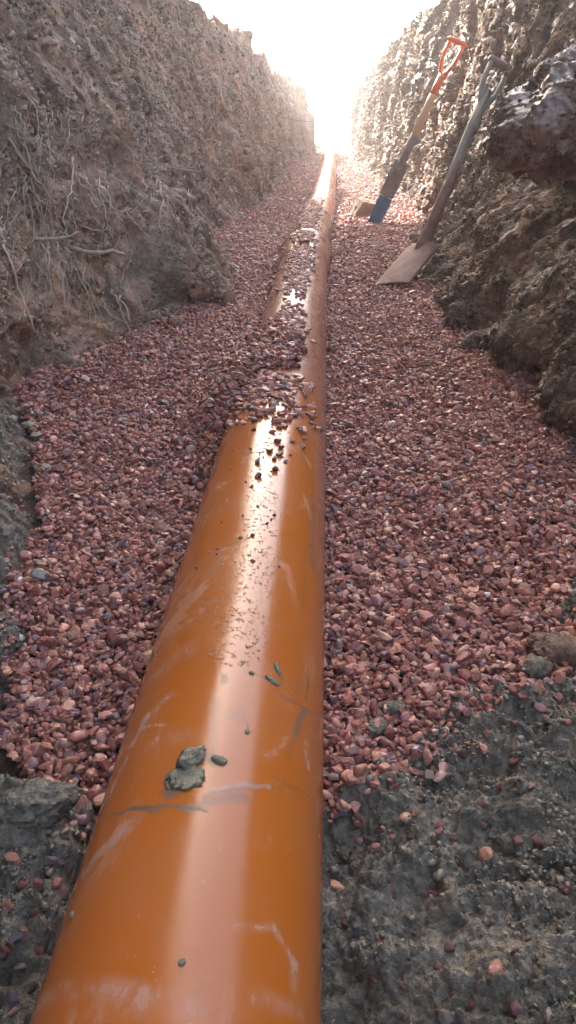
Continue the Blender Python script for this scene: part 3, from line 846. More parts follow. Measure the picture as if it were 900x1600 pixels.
clods = [
    ((300, 1186), (.0090, .0062, .0040), .75, 'largest grey clay clod stuck on top of the near orange pipe', .8),
    ((287, 1215), (.0095, .0105, .0012), .70, 'flat wet clay smear just below the largest clod on the pipe', .5),
    ((343, 1188), (.0052, .0032, .0020), .30, 'small yellowish clay crumb right beside the largest clod on the pipe', -.3),
    ((433, 1045), (.0022, .0062, .0018), .35, 'curved drip of clay on the pipe, upper of two glistening strips', .35),
    ((425, 1064), (.0065, .0022, .0016), .30, 'curved drip of clay on the pipe, lower of two glistening strips', -.35),
    ((393, 1052), (.0022, .0018, .0013), .40, 'tiny dark clay speck on the pipe left of the glistening strips', 0),
    ((386, 1144), (.0016, .0018, .0012), .40, 'tiny dark clay speck on the pipe above the largest clod', 0),
    ((284, 1504), (.0019, .0019, .0012), .20, 'lone round grey mud spot low on the near pipe', 0),
    ((113, 1430), (.0017, .0020, .0015), .20, 'small mud crumb clinging to the left edge of the near pipe', 0),
]
for i, ((px, py), sz, sp, lab, rz) in enumerate(clods):
    p, a, y = pipe_px(px, py, sz[2] * .25)
    o = blob('clay_clod', p, sz, M_CLOD, 20 + i * 7, 4 if sz[0] > .004 else 3, sp, rotz=rz, th=a)
    tag(o, lab, 'clay clod')

# loose pebbles resting on the clean stretch of pipe
PC = [solid_stone_mat('red_brown_pebble', (.22, .080, .055)), solid_stone_mat('dark_pebble', (.12, .05, .04)), solid_stone_mat('pink_pebble', (.27, .13, .105)),
      solid_stone_mat('grey_purple_pebble', (.15, .11, .12)), solid_stone_mat('tan_pebble', (.30, .21, .16))]
PN = ['reddish brown', 'very dark brown', 'pinkish', 'grey purple', 'pale tan']
VS2, F2 = variants(3, 10, 5)
PEB = [[mesh_obj('pebble', VS2[i], F2, m).data for i in range(10)] for m in PC]
for o in [o for o in COL.objects if o.name.startswith('pebble')]: bpy.data.objects.remove(o)
def pebble(loc, size, ci, label, group, tilt=0.0, r=random):
    o = bpy.data.objects.new('pebble', PEB[ci][r.randrange(10)]); COL.objects.link(o)
    o.location = loc; o.scale = (size,) * 3
    o.rotation_euler = (r.uniform(-.4, .4), tilt + r.uniform(-.3, .3), r.uniform(0, 6.28))
    tag(o, label, 'pebble', group)
    return o
rp = random.Random(5)
spots = [(397, 658), (443, 668), (470, 672), (487, 668), (430, 655), (455, 690), (434, 690), (446, 662), (421, 706), (441, 711), (438, 700), (428, 718), (405, 722), (447, 722), (404, 746), (425, 735), (395, 672), (475, 700),
         (392, 640), (410, 644), (425, 640), (440, 646), (460, 652), (475, 650), (482, 662), (500, 672), (415, 650), (450, 640), (468, 643), (400, 634), (432, 630), (462, 632), (478, 636)]
for (px, py) in spots:
    sz = rp.uniform(.0034, .0056); p, a, y = pipe_px(px + rp.uniform(-3, 3), py, sz * .42); ci = rp.choice([0, 0, 0, 1, 1, 2, 3])
    pebble(p, sz, ci, f'small wet {PN[ci]} pebble resting on the orange pipe just before the gravel heap', 'loose pebbles on top of the pipe', a, rp)
for k in range(34):
    py = 700 + 190 * rp.random() ** 1.4; f = rp.gauss(.45, .17)
    xl = 513 - .329 * (py - 185); px = xl + (511 - xl) * min(max(f, .1), .9)
    sz = rp.uniform(.0010, .0022); p, a, y = pipe_px(px, py, sz * .4); ci = rp.choice([0, 1, 1, 3])
    pebble(p, sz, ci, f'tiny {PN[ci]} grit chip lying on the shiny top of the orange pipe', 'grit chips on top of the pipe', a, rp)

# water beads
dv, df = ico(2)
dv = dv * np.array([1, 1, .45])
r = np.random.default_rng(31); n = 2600
py = 640 + 400 * r.random(n) ** 1.35
fr = np.clip(r.normal(.42, .2, n), .04, .97)
Vd = []; Fd = []; c = 0
for i in range(n):
    xl = 513 - .329 * (py[i] - 185); px = xl + (512 - xl) * fr[i]
    p, a, y = pipe_px(px, py[i], .0000)
    s_ = float(np.clip(np.exp(r.normal(math.log(.00075), .42)), .0003, .0021))
    v = dv * s_ * np.array([1, r.uniform(.8, 1.5), 1])
    ca, sa = math.cos(a), math.sin(a)
    v = v @ np.array([[ca, 0, -sa], [0, 1, 0], [sa, 0, ca]]) + np.array(p)
    Vd.append(v); Fd.append(df + c); c += len(v)
s = NT('water'); M_WATER = s.set(color=(.9, .9, .9), rough=.03, trans=1.0, ior=1.33)
o = mesh_obj('water_droplets', np.concatenate(Vd), np.concatenate(Fd), M_WATER)
tag(o, 'fine water droplets beading on the top of the orange pipe', 'water droplets', kind='stuff')

# ------------------------------------------------------------------ pebbles trodden into the clay
def clay_px(px, py, c):
    d = ray(px, py); t = .25; 
    for _ in range(300):
        p = CAM + np.array(d) * t
        if p[2] < surf(c, p[0], p[1]): break
        t += .004
    return p
right_spots = [(668, 1213, 4, 1.1, 'rounded pale tan pebble at the edge of gravel and wet grey clay'), (750, 1256, 0, 1.0, None), (560, 1275, 2, 1.5, 'pink stone half sunk in clay near the gravel edge'),
    (643, 1310, 2, .8, None), (687, 1302, 2, .9, None), (750, 1290, 2, .9, None), (760, 1293, 2, .8, None), (842, 1315, 0, 1.1, None), (806, 1316, 0, 1.0, None), (597, 1473, 0, 1.0, 'red pebble in clay right beside the near pipe'),
    (676, 1404, 0, 1.0, 'bright red pebble alone in the middle of the grey clay'), (700, 1480, 1, .8, None), (634, 1545, 0, .8, None), (812, 1580, 2, 1.2, 'largest pink pebble in the clay at the bottom edge'), (695, 1590, 4, 1.1, None), (805, 1490, 1, .7, None),
    (848, 1108, 0, 1.0, None), (855, 1125, 2, .9, None), (617, 1125, 4, .9, None), (652, 1180, 2, .9, None), (700, 1160, 0, 1.0, None), (725, 1180, 1, 1.0, None), (760, 1150, 0, .8, None), (805, 1190, 0, 1.1, None), (800, 1205, 1, 1.0, None), (715, 1205, 0, 1.1, None),
    (780, 1230, 0, .7, None), (830, 1230, 2, .7, None), (870, 1180, 1, .8, None), (560, 1190, 2, 1.2, None), (535, 1178, 4, 1.2, None), (575, 1210, 0, .9, None), (600, 1190, 3, 1.0, None), (620, 1215, 0, .9, None), (880, 1250, 0, .7, None), (655, 1250, 1, .8, None), (590, 1330, 0, .8, None), (540, 1360, 3, .9, None), (880, 1390, 1, .8, None), (560, 1455, 3, 1.3, 'grey stone pressed in clay near the pipe'), (720, 1350, 1, .7, None), (770, 1440, 0, .7, None)]
for (px, py, ci, k, lab) in right_spots:
    p = clay_px(px, py, CR); sz = .0044 * k
    pebble((p[0], p[1], p[2] + sz * .25), sz, ci, lab or f'{PN[ci]} pebble trodden into the wet grey clay right of the pipe', 'pebbles trodden into the right-hand clay', 0, rp)
for k in range(60):
    px, py = rp.uniform(530, 895), 1000 + 600 * rp.random() ** 1.2
    if py < 1230 - .35 * (px - 520): continue
    p = clay_px(px, py, CR); sz = rp.uniform(.0018, .0036); ci = rp.choice([0, 0, 1, 2, 3])
    pebble((p[0], p[1], p[2] + sz * .2), sz, ci, f'tiny {PN[ci]} chip of gravel in the wet grey clay right of the pipe', 'gravel chips in the right-hand clay', 0, rp)
left_spots = [(40, 1380, 0, 1.1), (62, 1385, 0, .9), (92, 1350, 3, .9), (25, 1465, 3, 1.0), (38, 1463, 2, 1.0), (95, 1395, 2, 1.1), (10, 1480, 0, 1.0), (35, 1510, 4, .9), (3, 1490, 1, .9), (78, 1345, 4, 1.0), (60, 1430, 0, .8),
    (50, 1545, 1, .8), (20, 1560, 3, .9), (100, 1310, 1, .9), (20, 1340, 3, 1.0), (75, 1415, 2, .8), (50, 1330, 2, .7), (12, 1420, 0, .9), (30, 1350, 0, .8), (60, 1490, 0, .8), (15, 1590, 2, .9),
    (15, 1100, 0, 1.0), (35, 1060, 3, 1.1), (10, 1010, 2, 1.0), (42, 1020, 4, 1.1), (8, 950, 3, 1.0), (25, 930, 2, .8), (10, 860, 2, .9), (18, 800, 3, .8), (10, 700, 2, 1.0), (25, 695, 4, 1.0), (12, 1150, 0, 1.1), (20, 760, 0, .8)]
for (px, py, ci, k) in left_spots:
    p = clay_px(px, py, CL); sz = .0048 * k
    pebble((p[0], p[1], p[2] + sz * .3), sz, ci, f'{PN[ci]} pebble lying on dark mud left of the pipe', 'pebbles on the left-hand mud', 0, rp)
# pale odd stones on the gravel
def on_gravel(px, py, h=0.0):
    d = ray(px, py); t = .3
    for _ in range(4000):
        p = CAM + np.array(d) * t
        if p[2] < gravel_z(p[0], p[1]) + h: break
        t += .004
    return p
M_PALE = solid_stone_mat('pale_limestone', (.34, .28, .19), .6)
for (px, py, sz, lab, sd) in ((68, 732, (.0115, .009, .0035), 'flat pale yellow stone alone on the red gravel at far left', 3), (45, 664, (.010, .009, .004), 'crumbly pale clay lump at the left edge of the gravel, upper', 9),
                              (57, 680, (.008, .007, .003), 'crumbly pale clay lump at the left edge of the gravel, lower', 14), (18, 655, (.009, .008, .004), 'small pale clay lump on the mud by the left gravel edge', 19)):
    p = on_gravel(px, py, .004)
    tag(blob('stone', (p[0], p[1], p[2] + sz[2] * .3), sz, M_PALE, sd, 4, .6), lab, 'stone')
M_BLOCK = solid_stone_mat('ochre_clay_block', (.26, .17, .11), .7)
p = on_gravel(563, 338, .0)
bmk = bmesh.new(); bmesh.ops.create_cube(bmk, size=1)
bmesh.ops.subdivide_edges(bmk, edges=bmk.edges, cuts=6, use_grid_fill=True)
for v in bmk.verts:
    v.co += v.co.normalized() * .07 * float(fbm(v.co.x * 3, v.co.y * 3, v.co.z * 3, 3, seed=9))
    v.co = Vector((v.co.x * .085 + v.co.z * .02, v.co.y * .08, v.co.z * .085))
me = bpy.data.meshes.new('clay_block'); bmk.to_mesh(me); bmk.free(); me.materials.append(M_BLOCK)
o = bpy.data.objects.new('clay_block', me); COL.objects.link(o); o.location = (p[0] + .01, p[1] + .03, p[2] + .035); o.rotation_euler = (.25, .2, .5)
tag(o, 'squarish yellow brown clay block on the gravel beside the blue spade tip', 'clay block')
# dark clods fallen on the clay at the right edge and along the right toe
for i, (px, py, sz, lab) in enumerate([(872, 1020, (.022, .018, .014), 'brown earth clod on the gravel at the right edge of the picture'), (838, 1050, (.016, .014, .011), 'dark clay clod just left of the brown clod at the right edge'),
        (845, 1010, (.015, .013, .010), 'small brown clod behind the two clods at the right edge'), (615, 1105, (.010, .008, .004), 'thin grey clay flake on the gravel right of the pipe, farther one'),
        (590, 1135, (.011, .008, .004), 'thin grey clay flake on the gravel right of the pipe, nearer one'), (275, 505, (.02, .02, .012), 'earth clod at the foot of the left trench side'), ]):
    p = on_gravel(px, py, .006)
    tag(blob('earth_clod', (p[0], p[1], p[2] + sz[2] * .3), sz, M_CLAY if 'clay' in lab else M_LEFT, 60 + i * 3, 4, .3, rotz=i), lab, 'clod')
p = clay_px(55, 1262, CL)
tag(blob('earth_clod', (p[0], p[1], p[2] + .004), (.026, .018, .011), M_CLAY, 133, 5, .5, rotz=.4), 'large wet olive grey clod beside the lower left flank of the pipe', 'clod')

# slumped slab of slick clay jutting from the right trench side, hollow below it
s = NT('slick_purple_clay')
cc = s.ramp(s.noise(14, 6, .65, dist=.8), [(.3, (.15, .095, .070)), (.5, (.27, .180, .140)), (.7, (.38, .27, .215))])
wv = s.noise(1.0, 5, .65, dist=.5, vec=s.mapping((30, 20, 30)))
M_SLICK = s.set(color=cc, rough=s.rng(s.noise(11, 3), .35, .6, .26, .60), spec=.55,
                normal=s.bump(s.noise(160, 4, .7), .6, .002, s.bump(wv, .35, .005)))
v, f = ico(7)
P_ = v * np.array([.165, .25, .095])
P_[:, 2] = np.where(v[:, 2] < 0, P_[:, 2] * .7, P_[:, 2])
A, B, Cc = P_[:, 0], P_[:, 1], P_[:, 2]
q_ = P_ + .012 * np.stack([fbm(A * 20, B * 20, Cc * 20, 3, seed=701 + k_) for k_ in (0, 4, 8)], -1)
dn = .050 * fbm(A * 8, B * 8, Cc * 8, 3, .5, 713) + .014 * fbm(A * 30, B * 30, Cc * 30, 4, .6, 717) - .006 * ridged(A * 45, B * 45, Cc * 45, 4, .6, 719)
vv, dd, gg = cells3(q_ * 11, 711); dn = dn + .022 * (vv - .5) * sstep(0, .12, gg) - .008 * (1 - sstep(0, .08, gg))
vv, dd, gg = cells3(q_ * 32, 715); dn = dn + .009 * (vv - .5) * sstep(0, .2, gg)
P_ = P_ + v * dn[:, None]
ca, sa = math.cos(-.42), math.sin(-.42)                     # rises towards the bank
P_ = P_ @ np.array([[ca, 0, -sa], [0, 1, 0], [sa, 0, ca]])
slab = mesh_obj('clay_slab', P_, f, M_SLICK)
sc_ = at_y(915, 172, 1.46); slab.location = sc_; slab.rotation_euler = (0, 0, -.25)
r = np.random.default_rng(91); wp_ = P_[r.integers(0, len(P_), 9000)]
kk = fbm(wp_[:, 0] * 14, wp_[:, 1] * 14, wp_[:, 2] * 14, 3, seed=93) > r.uniform(-.3, .3, 9000); wp_ = wp_[kk]
Vv, Fv, Cv = scatter_mesh(wp_, np.clip(np.exp(r.normal(np.log(.0022), .5, len(wp_))), .0008, .008), 1, 95, 1.5,
                          np.array([(.16, .11, .08), (.24, .175, .14), (.30, .23, .19)])[r.integers(0, 3, len(wp_))])
mesh_obj('loose_soil', Vv, Fv, M_CRUMB, slab, smooth=False, col=Cv)
tag(slab, 'big slick purple brown clay slab jutting from the right trench side above a dark hollow', 'clay slab')

# ------------------------------------------------------------------ roots
def root_mat(name, c1, c2):
    s = NT(name)
    c = s.ramp(s.noise(60, 4, .6), [(.3, c1), (.7, c2)])
    return s.set(color=c, rough=.75, normal=s.bump(s.noise(300, 3, .6), .5, .002))
M_ROOT = root_mat('pale_root', (.50, .39, .28), (.66, .53, .40))
M_ROOTB = root_mat('brown_root', (.32, .22, .15), (.50, .36, .25))
def root(pts, r0, r1, label, mat=M_ROOT, off=.011, group='roots hanging from the left trench side', jit=1.6):
    rr = random.Random(int(pts[0][0] * 7 + pts[0][1]))
    P = []
    for (a, b) in zip(pts[:-1], pts[1:]):
        n = max(2, int(math.hypot(b[0] - a[0], b[1] - a[1]) / 7))
        for i in range(n):
            t = i / n
            P.append((a[0] + (b[0] - a[0]) * t + rr.gauss(0, jit), a[1] + (b[1] - a[1]) * t + rr.gauss(0, jit * .5)))
    P.append(pts[-1])
    W = []
    prev = None
    for i, (px, py) in enumerate(P):
        h = hit(-1, max(px, -30), py, off)
        if h is None: continue
        dist = (h - Vector(CAM)).length
        if prev is not None: dist = min(dist, prev * .8 + min(dist, prev + .02) * .2)
        prev = dist
        W.append(Vector(CAM) + ray(px, py) * dist)
    if len(W) < 3: return None
    W = np.array([w[:] for w in W])
    rad = 1.0 * np.linspace(r0, r1, len(W)) * (1 + .18 * np.sin(np.arange(len(W)) * 1.7 + pts[0][0]))
    V, F = tube_arrays(W - W[0], rad, 7)
    o = py_mesh('root', V, F, mat); o.location = W[0]
    tag(o, label, 'root', group)
    return o
# scale: one photo pixel is about 1.4 mm at this wall
RT_ = [
    ([(35, 105 + 100), (48, 260), (55, 320), (78, 360), (92, 400), (110, 425)], .0022, .0014, 'long slanting grey root from the left edge into the root tangle'),
    ([(22, 170), (35, 185), (42, 212)], .0012, .0008, 'short hooked root high on the left wall'),
    ([(45, 155), (58, 170), (60, 215), (54, 230)], .0014, .0008, 'arched root at upper left ending in a hook'),
    ([(115, 245), (113, 262), (110, 300), (103, 325), (101, 358), (108, 368)], .0021, .0013, 'pale whitish root hanging straight down in the middle of the left wall'),
    ([(155, 278), (157, 305), (165, 330), (167, 352), (176, 362)], .0014, .0008, 'thin dark edged root hanging right of the pale straight root'),
    ([(168, 205), (190, 222), (205, 237), (222, 244), (240, 252), (262, 258), (285, 266), (315, 268)], .0019, .0012, 'tan root running right across the middle of the left wall'),
    ([(195, 248), (225, 256), (255, 260), (300, 262)], .0015, .0009, 'tan root running just under the longer tan root'),
    ([(205, 222), (235, 226), (245, 232)], .0011, .0007, 'short tan rootlet above the long tan root'),
    ([(128, 355), (145, 358), (158, 362), (172, 358)], .0020, .0013, 'reddish horizontal root above the thick broken root'),
    ([(106, 387), (130, 392), (150, 395), (175, 393), (196, 398)], .0052, .0038, 'thick broken brown root lying level low on the left wall'),
    ([(50, 372), (75, 374), (100, 372), (122, 362)], .0040, .0022, 'thick knotted root joining the tangle from the left'),
    ([(172, 452), (183, 470), (195, 498), (205, 520), (209, 545), (218, 585)], .0036, .0016, 'forked brown root reaching down onto the red gravel'),
    ([(185, 462), (196, 480), (203, 505)], .0026, .0016, 'second prong of the forked root above the gravel'),
    ([(160, 478), (178, 494), (198, 505)], .0012, .0009, 'thin rootlet crossing behind the forked root'),
    ([(0, 355), (8, 390), (20, 420), (28, 450), (38, 475), (50, 500), (55, 520)], .0028, .0018, 'long pale root curving down at the far left edge'),
    ([(52, 376), (40, 385), (36, 410), (30, 420), (20, 430), (14, 442)], .0021, .0012, 'pale crooked root bending back left below the tangle'),
    ([(40, 275), (42, 300), (50, 330), (52, 350), (52, 376)], .0022, .0018, 'pale twin root in the tangle, upright one'),
    ([(38, 290), (38, 330), (42, 360), (50, 378)], .0020, .0014, 'pale twin root in the tangle, left one'),
    ([(25, 298), (15, 315), (10, 325), (14, 340), (6, 352), (2, 362)], .0018, .0010, 'zigzag pale root at the left edge of the tangle'),
    ([(45, 290), (60, 310), (70, 345), (66, 370)], .0018, .0012, 'bowed root inside the tangle'),
    ([(15, 215), (30, 240), (50, 270), (75, 300), (85, 320)], .0030, .0018, 'thick slanting root at the top of the tangle'),
    ([(62, 378), (75, 395), (78, 420), (80, 450)], .0014, .0008, 'thin root dangling beside the round cobble'),
    ([(88, 382), (95, 400), (92, 425)], .0013, .0008, 'thin root dangling right of the round cobble'),
    ([(100, 385), (118, 405), (128, 430)], .0013, .0008, 'thin root slanting down right below the thick broken root'),
    ([(215, 50), (217, 110), (225, 140), (235, 155), (240, 180), (245, 205)], .0014, .0009, 'long thin root hanging from high on the left wall'),
    ([(208, 255), (207, 280), (195, 300)], .0012, .0007, 'short rootlet curling down from the tan root'),
    ([(218, 280), (232, 292), (225, 300)], .0014, .0008, 'small curly rootlet in the middle of the wall'),
    ([(328, 245), (333, 275), (326, 300), (332, 330)], .0016, .0009, 'grey hanging root near the dark right half of the left wall'),
    ([(250, 285), (255, 320), (248, 350), (255, 372)], .0016, .0009, 'hanging root above the clay ledge on the left wall'),
    ([(195, 330), (215, 350), (235, 372)], .0014, .0008, 'thin slanting root above the clay ledge'),
]
for (pts, a, b, lab) in RT_:
    root(pts, a, b, lab, M_ROOTB if any(w in lab for w in ('tan', 'brown', 'reddish', 'knotted', 'thick')) else M_ROOT)
rr = random.Random(12)
for i in range(190):
    if i < 60 or i >= 110: x, y, L = rr.gauss(75, 50), rr.uniform(150, 430), rr.uniform(25, 100)
    elif i < 90: x, y, L = rr.uniform(120, 360), rr.uniform(150, 330), rr.uniform(20, 70)
    else: x, y, L = rr.uniform(240, 380), rr.uniform(240, 330), rr.uniform(30, 90)
    if x < 2: continue
    pts = [(x, y)]; ang = rr.gauss(1.5, .30)
    for k in range(5):
        ang += rr.gauss(0, .22); pts.append((pts[-1][0] + math.cos(ang) * L / 5, pts[-1][1] + math.sin(ang) * L / 5))
    root(pts, rr.uniform(.0007, .0014), .0005, 'hair-thin root trailing down the left trench side', rr.choice([M_ROOT, M_ROOTB]), off=.004, group='hair-thin roots on the left trench side', jit=1.0)

# ------------------------------------------------------------------ spades
def wood(name, c1, c2, rough=.6):
    s = NT(name)
    g = s.noise(1, 5, .65, vec=s.mapping((90, 90, 7)))
    return s.set(color=s.ramp(g, [(.3, c1), (.7, c2)]), rough=rough, normal=s.bump(g, .35, .002))
M_WOOD = wood('pale_ash_wood', (.62, .43, .22), (.78, .58, .34))
M_WOODG = wood('muddy_grey_wood', (.20, .16, .125), (.34, .28, .22), .6)
s = NT('orange_grip_paint'); M_ORANGE = s.set(color=s.ramp(s.noise(30, 4), [(.35, (.72, .10, .02)), (.7, (.85, .17, .03))]), rough=.4)
s = NT('blue_painted_steel'); M_BLUE = s.set(color=s.ramp(s.noise(24, 6, .7), [(.35, (.012, .075, .14)), (.60, (.02, .11, .19)), (.78, (.10, .10, .10))]), rough=.42, normal=s.bump(s.noise(60, 5), .3, .002))
s = NT('mud_caked_steel'); M_MUDST = s.set(color=s.ramp(s.noise(22, 6, .7), [(.3, (.12, .10, .085)), (.5, (.22, .17, .13)), (.72, (.34, .26, .18))]), rough=.7, normal=s.bump(s.noise(70, 6, .7), .9, .006))
s = NT('rusty_steel'); M_RUST = s.set(color=s.ramp(s.noise(20, 6, .7), [(.3, (.09, .032, .022)), (.5, (.17, .064, .044)), (.72, (.25, .125, .092))]), rough=.75, normal=s.bump(s.noise(70, 5, .7), .5, .003))
s = NT('muddy_grip'); M_GRIP = s.set(color=s.ramp(s.noise(30, 5, .7), [(.35, (.13, .085, .075)), (.65, (.27, .19, .165))]), rough=.5)

def spade_blade(name, L, w0, w1, mat, parent, z0, curve=.010, thick=.0035, zsplit=None, step=True, bend=0.0):
    """dished blade in local space: tip at z=0, top at z=L; faces +-y"""
    nu, nw = 26, 15
    us = np.linspace(0, 1, nu); ws = np.linspace(-1, 1, nw)
    Uu, Ww = np.meshgrid(us, ws, indexing='ij')
    half = np.interp(Uu, [0, .06, 1], [w0 * .48, w0 * .5, w1 * .5])
    X = Ww * half; Z = z0 + Uu * L + .004 * np.abs(Ww) * (Uu < .05)
    Yc = -curve * (1 - Ww ** 2) * (.3 + .7 * Uu) + bend * (Uu ** 2)
    front = np.stack([X, Yc, Z], -1).reshape(-1, 3); back = np.stack([X, Yc + thick, Z], -1).reshape(-1, 3)
    n = nu * nw; V = np.vstack([front, back]); F = [tuple(q) for q in grid_faces(nu, nw)] + [tuple(n + np.array(q)[::-1]) for q in grid_faces(nu, nw)]
    for i in range(nu - 1):
        a = i * nw; F.append((a, a + nw, n + a + nw, n + a)[::-1]); a = i * nw + nw - 1; F.append((a, a + nw, n + a + nw, n + a))
    for j in range(nw - 1):
        F.append((j, j + 1, n + j + 1, n + j)); a = (nu - 1) * nw + j; F.append((a, a + 1, n + a + 1, n + a)[::-1])
    return py_mesh(name, V, F, mat, parent)

def yd_handle(parent, z0, z1, wid, m_arm, m_grip, rad=.011):
    """split Y handle with cross grip"""
    zt = z1
    for sx in (-1, 1):
        path = [(0, 0, z0 - .02), (sx * .004, 0, z0), (sx * wid * .25, 0, z0 + .03), (sx * wid * .44, 0, z0 + .065), (sx * wid * .5, 0, z0 + .095), (sx * wid * .5, 0, zt)]
        tube('handle_arm', path, [rad * .8, rad * 1.0, rad * .95, rad * .9, rad * .9, rad * .85], m_arm, parent, 12)
    tube('hand_grip', [(-wid * .5 - .012, 0, zt), (-wid * .5 - .008, 0, zt), (-wid * .2, 0, zt), (0, 0, zt), (wid * .2, 0, zt), (wid * .5 + .008, 0, zt), (wid * .5 + .012, 0, zt)],
         [rad * .7, rad * 1.15, rad * 1.25, rad * 1.4, rad * 1.25, rad * 1.15, rad * .7], m_grip, parent, 14)

def aim(root, base, top, roll=0.0):
    d = (Vector(top) - Vector(base)).normalized()
    q = d.to_track_quat('Z', 'Y')
    root.rotation_mode = 'QUATERNION'
    from mathutils import Quaternion
    root.rotation_quaternion = q @ Quaternion((0, 0, 1), roll)
    root.location = base

# narrow trenching spade, orange top and blue blade end
tip = Vector(on_gravel(584, 350)); top = at_y(716, 62, 4.02)
L = (top - tip).length
sp = thing('spade', 'narrow spade with orange handle top and blue blade tip leaning on the right trench side', 'spade')
spade_blade('blade', .155, .060, .066, M_BLUE, sp, -.025, .006)
b2 = spade_blade('blade', .16, .0715, .074, M_MUDST, sp, .129, .0065); b2.name = 'muddy_blade'
tube('blade_socket', [(0, .004, .20), (0, .002, .27), (0, 0, .34), (0, 0, .42)], [.012, .020, .019, .0175], M_MUDST, sp, 14)
for sx in (-1, 1):
    tube('foot_tread', [(sx * .008, 0, .288), (sx * .024, 0, .290), (sx * .042, 0, .288)], [.006, .0065, .006], M_MUDST, sp, 8)
tube('shaft', [(0, 0, .38), (0, 0, .55), (0, 0, .68), (0, 0, L - .20)], [.0175, .0170, .0155, .0150], M_WOOD, sp, 16)
tube('painted_collar', [(0, 0, L - .25), (0, 0, L - .20), (0, 0, L - .15)], [.0165, .0165, .0155], M_ORANGE, sp, 16)
yd_handle(sp, L - .16, L - .008, .066, M_ORANGE, M_ORANGE, .0095)
aim(sp, tip, top, math.radians(58))

# square mouthed shovel, blade lying on the gravel
heel = at_y(660, 385, 2.72); top = at_y(783, 97, 3.02)
L = (top - heel).length
sh = thing('shovel', 'mud-covered grey shovel with rusty square blade lying on the gravel', 'shovel')
axis = (top - heel).normalized()
# blade lies almost flat, pointing left and towards the camera
tipc = at_y(612, 419, 2.50) ; tipc = Vector((tipc.x, tipc.y, float(gravel_z(tipc.x, tipc.y)) + .012))
bl_dir = (heel - tipc).normalized(); BL = (heel - tipc).length
bl = thing('tmp', 'x', 'x'); bpy.data.objects.remove(bl)
inv = None
aim(sh, heel, top, math.radians(52))
bpy.context.view_layer.update()
shM = sh.matrix_world.copy() if False else (Matrix.Translation(sh.location) @ sh.rotation_quaternion.to_matrix().to_4x4())
bd = spade_blade('blade', BL, .125, .120, M_RUST, None, 0, .016, .004)
# world frame of the blade: z along bl_dir, y down into the gravel
zc = bl_dir; yc = Vector((0.30, 0.15, -1)); yc = (yc - zc * yc.dot(zc)).normalized(); xc = yc.cross(zc).normalized()
BM = Matrix.Translation(tipc) @ Matrix((xc, yc, zc)).transposed().to_4x4()
bd.data.transform(shM.inverted() @ BM); bd.parent = sh
# swan neck socket from blade to shaft
def loc_of(p): return np.array((shM.inverted() @ Vector(p))[:])
n0 = heel - bl_dir * .05 + Vector((0, 0, .008)); n1 = heel + Vector((.0, .0, .010)); n2 = heel + axis * .06 + Vector((0, 0, .0)); n3 = heel + axis * .20; n4 = heel + axis * .30
tube('blade_socket', [loc_of(n0), loc_of(n1), loc_of(n2), loc_of(n3), loc_of(n4)], [.010, .019, .020, .0185, .0175], M_RUST, sh, 14)
tube('shaft', [(0, 0, .18), (.004, 0, .30), (.007, 0, .42), (.003, 0, .56), (0, 0, L - .20)], [.0165, .0160, .0155, .0150, .0150], M_WOODG, sh, 16)
tube('steel_ferrule', [(0, 0, L - .25), (0, 0, L - .243), (0, 0, L - .215), (0, 0, L - .208)], [.0165, .0185, .0185, .0165], M_MUDST, sh, 16)
yd_handle(sh, L - .17, L - .008, .064, M_WOODG, M_GRIP, .0100)

# ------------------------------------------------------------------ far end: cable and clods on the banks
s = NT('black_service_cable'); M_CABLE = s.set(color=(.10, .085, .07), rough=.5)
tt = np.linspace(0, 1, 24)
P = np.stack([-.55 + 1.15 * tt, np.full(24, 9.2) + .1 * tt, .50 - .11 * 4 * tt * (1 - tt) + .05 * tt], 1)
o = tube('service_cable', P, .006, M_CABLE, seg=8); tag(o, 'thin sagging cable strung across the far end of the trench', 'cable')
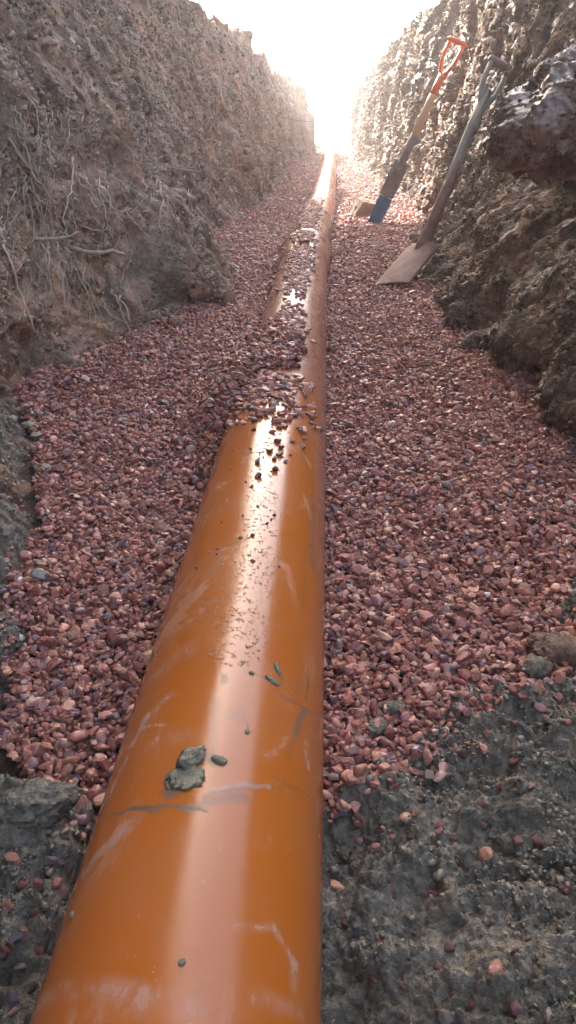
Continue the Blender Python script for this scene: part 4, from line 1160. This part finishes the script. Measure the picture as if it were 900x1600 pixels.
# ------------------------------------------------------------------ scattering air added in place of lens veil glare
v = NT('glare_veil_air'); t = v.t
for n_ in list(t.nodes):
    if n_.type not in ('OUTPUT_MATERIAL',): t.nodes.remove(n_)
pv = t.nodes.new('ShaderNodeVolumePrincipled')
VEIL = 0.017
pv.inputs['Color'].default_value = (.95, .93, .92, 1); pv.inputs['Density'].default_value = VEIL; pv.inputs['Anisotropy'].default_value = .55
t.links.new(pv.outputs[0], t.nodes['Material Output'].inputs['Volume'])
x0, x1, y0, y1, z0, z1 = -520, 520, -320, 920, -9.5, 5.4
V = [(x, y, z) for x in (x0, x1) for y in (y0, y1) for z in (z0, z1)]
F = [(0, 1, 3, 2), (4, 6, 7, 5), (0, 4, 5, 1), (2, 3, 7, 6), (0, 2, 6, 4), (1, 5, 7, 3)]
hz = py_mesh('glare_veil', V, F, v.m, smooth=False); tag(hz, kind='stuff')

# ------------------------------------------------------------------ light
SUN_AZ, SUN_EL = -27.0, 31.0       # degrees, azimuth from +Y, negative = left
w = bpy.data.worlds.new('World'); scene.world = w; w.use_nodes = True
nt = w.node_tree; bg = nt.nodes['Background']; sky = nt.nodes.new('ShaderNodeTexSky')
sky.sky_type = 'NISHITA'; sky.sun_disc = False
sky.sun_elevation = math.radians(SUN_EL); sky.sun_rotation = math.radians(SUN_AZ)
sky.air_density = 1.0; sky.dust_density = 4.5; sky.ozone_density = .5
nt.links.new(sky.outputs[0], bg.inputs[0]); bg.inputs[1].default_value = .15
sl = bpy.data.lights.new('sun', 'SUN'); sl.energy = 4.5; sl.angle = math.radians(.5); sl.color = (1, .93, .84)
so = bpy.data.objects.new('sun', sl); COL.objects.link(so)
az, el = math.radians(SUN_AZ), math.radians(SUN_EL)
sd = Vector((math.sin(az) * math.cos(el), math.cos(az) * math.cos(el), math.sin(el)))
so.rotation_euler = (-sd).to_track_quat('-Z', 'Y').to_euler(); so.location = sd * 20

scene.view_settings.view_transform = 'Standard'; scene.view_settings.look = 'None'
scene.view_settings.gamma = 1; scene.view_settings.use_curve_mapping = False
scene.view_settings.exposure = 2.48
scene.render.engine = 'CYCLES'
scene.cycles.use_denoising = True
scene.cycles.max_bounces = 8; scene.cycles.diffuse_bounces = 4; scene.cycles.volume_bounces = 1
scene.cycles.volume_max_steps = 64
